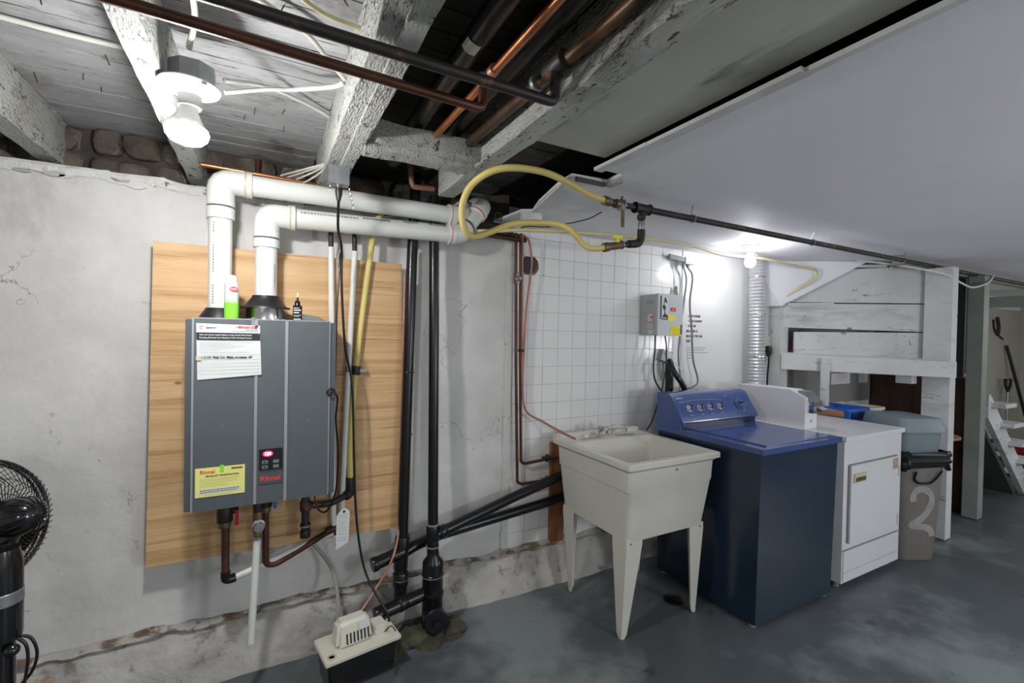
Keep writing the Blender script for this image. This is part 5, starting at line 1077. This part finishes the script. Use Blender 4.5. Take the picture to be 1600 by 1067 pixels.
# bin
BN = thing('rubbish_bin', 'taupe rubbish bin with a painted white 2 and black bag', 'bin', (3.865,1.50,0))
bc = V(3.865, 1.50, 0); ba = math.radians(-25)
def bl(w_, d_, z, r=.05, dx=0, dy=0): return [tuple(bc+Matrix.Rotation(ba, 3, 'Z') @ V(p[0]+dx, p[1]+dy, 0)+V(0, 0, z)) for p in rr(-w_/2, -d_/2, w_/2, d_/2, 0, r)]
bm = B(); loft(bm, [bl(.25,.28,0), bl(.26,.29,.01), bl(.31,.34,.62), bl(.325,.36,.66), bl(.325,.36,.68), bl(.315,.35,.68), bl(.30,.33,.60)]); obj('shell', bm, 'binm', BN, sm=True, angle=35)
bm = B(); loft(bm, [bl(.27,.29,.66), bl(.28,.30,.72), bl(.29,.32,.80), bl(.29,.33,.845), bl(.325,.365,.848), bl(.325,.365,.862), bl(.29,.33,.935,dy=.01), bl(.25,.27,.94,dy=.01)]); obj('swing_lid', bm, 'lid', BN, bevel=0, sm=True, angle=25)
# crumpled bag: ring with folds
bm = B(); R_ = []
nseg = 72
base_ = rr(-.172, -.188, .172, .188, 0, .06, 17)
for j in range(9):
    t = j/8; row = []
    for k, p in enumerate(base_):
        a = math.atan2(p[1], p[0]); f = 1.02+.10*nz((math.cos(a)*2, math.sin(a)*2, t*3), 2.2, 1)+.09*nz((math.cos(a)*2, math.sin(a)*2, t*1.4), 5, 2)+.06*math.sin(math.pi*t)
        z = .60+.125*t+.05*nz((math.cos(a)*2, math.sin(a)*2, 0), 2, 5)*(1-t)+.012*nz((math.cos(a)*3, math.sin(a)*3, t*2), 4, 6)
        row.append(bm.verts.new(bc+Matrix.Rotation(ba, 3, 'Z') @ V(p[0]*f, p[1]*f, 0)+V(0, 0, z)))
    R_.append(row)
for a, b in zip(R_, R_[1:]):
    n = len(a)
    for k in range(n): bm.faces.new([a[k], a[(k+1) % n], b[(k+1) % n], b[k]])
obj('bag', bm, 'bag', BN, sm=True, angle=60)
cr_ = Matrix.Rotation(ba, 3, 'Z')
def bp(u, z, off=0):   # point on the face of the bin that looks at the room
    d = .145+.025*z/.62+off; return bc+cr_ @ V(u, -d, 0)+V(0, 0, z)
bm = B(); 
two = [(-.060,.395),(-.066,.43),(-.045,.468),(0,.478),(.045,.455),(.062,.405),(.048,.350),(.012,.295),(-.040,.255),(-.066,.238),(-.03,.232),(.03,.225),(.068,.205),(.082,.165)]
pts = smooth([bp(u, z, .002) for u, z in two], 5)
L_ = []
for i, p in enumerate(pts):
    t = (pts[min(i+1, len(pts)-1)]-pts[max(i-1, 0)]).normalized(); nrm = cr_ @ V(0, -1, .04); s_ = t.cross(nrm).normalized()*(.021+.004*nz((i*.2,0,0),1))
    L_.append((bm.verts.new(p+s_), bm.verts.new(p-s_)))
for a, b in zip(L_, L_[1:]): bm.faces.new([a[0], b[0], b[1], a[1]])
bmesh.ops.solidify(bm, geom=bm.faces[:], thickness=.0015); obj('painted_number', bm, 'spray', BN)
bm = B(); tube(bm, fillet([bp(-.075,.60,.02), bp(-.08,.545,.012), bp(-.045,.520,.012), bp(.035,.520,.012), bp(.065,.55,.015), bp(.09,.61,.03)], .02), .007, 8); obj('bag_tie', bm, 'bag', BN, sm=True)

# ------------------------------------------------------------------ stairs and tools at the far right
ST = thing('wooden_stairs', 'white painted open wooden stairs at the right of the room', 'stairs', (6.1,1.6,0))
for (y0, y1) in ((1.52, 1.56), (2.16, 2.20)):
    bm = B(); prism(bm, [(6.66,0), (6.42,0), (5.46,.80), (5.46,1.0), (5.50,1.0)], y0, y1, 'y'); obj('stringer', bm, 'frame', ST)
for k in range(5):
    x, z = 6.50-.215*k, .185*(k+1)
    bm = B(); box(bm, x-.13,1.43,z-.035,x+.13,2.18,z); obj('tread', bm, 'frame', ST, bevel=.003)
bm = B(); hexa(bm, [(6.36,1.57,.03),(6.36,2.15,.03),(6.33,2.15,.0),(6.33,1.57,.0),(5.48,1.57,.77),(5.48,2.15,.77),(5.46,2.15,.74),(5.46,1.57,.74)]); obj('underside_board', bm, 'greyp', ST)
# tools against the far wall
SH = thing('shovel', 'black D-handled shovel leaning on the far wall', 'shovel', (8.50,2.1,0))
def far(px_x, z): return (px_x, 2.17, z)
bm = B(); tube(bm, [(8.53,2.20,.08), (8.53,2.20,.84)], .016, 8); obj('shaft', bm, 'galv', SH)
bm = B(); tube(bm, [(8.53,2.20,.82), (8.45,2.20,.90), (8.43,2.20,.98), (8.63,2.20,.98), (8.61,2.20,.90), (8.53,2.20,.82)], .016, 8); obj('grip', bm, 'dark', SH)
bm = B(); hexa(bm, [(8.44,2.17,0),(8.62,2.17,0),(8.62,2.19,0),(8.44,2.19,0),(8.42,2.20,.28),(8.64,2.20,.28),(8.64,2.215,.28),(8.42,2.215,.28)]); obj('blade', bm, 'galv', SH)
q = pipe('broom_pole', [(9.0,2.05,.02), (8.66,2.26,1.42)], .018, 'dark', None, 0, 8); tag(q, 'long black pole leaning against the far beige wall', 'pole')
bm = B(); lathe(bm, (7.75,1.78,0), [(.13,0), (.16,.27), (.165,.28), (.15,.28), (.12,.02)], (0,0,1), 24); o = obj('bucket', bm, 'redp', sm=True); tag(o, 'red plastic bucket on the floor behind the stairs', 'bucket')
bm = B(); box(bm, 6.3,2.285,0,XR,2.2995,1.9); obj('beige_section', bm, 'farwall', wall_back)
bm = B(); box(bm, 7.45,1.55,1.86,7.53,2.28,1.98); o = obj('header_board', bm, 'frame_g'); tag(o, 'pale cross board under the low ceiling beyond the stairs', 'board')
bm = B(); tube(bm, smooth([(8.22,2.27,1.75), (8.27,2.27,1.62), (8.42,2.27,1.55), (8.57,2.27,1.50)]), .010, 6); tube(bm, smooth([(8.34,2.27,1.78), (8.40,2.27,1.65), (8.36,2.27,1.55)]), .02, 6); o = obj('hanging_tool', bm, 'iron'); tag(o, 'dark hand tool hanging high on the far beige wall', 'tool')
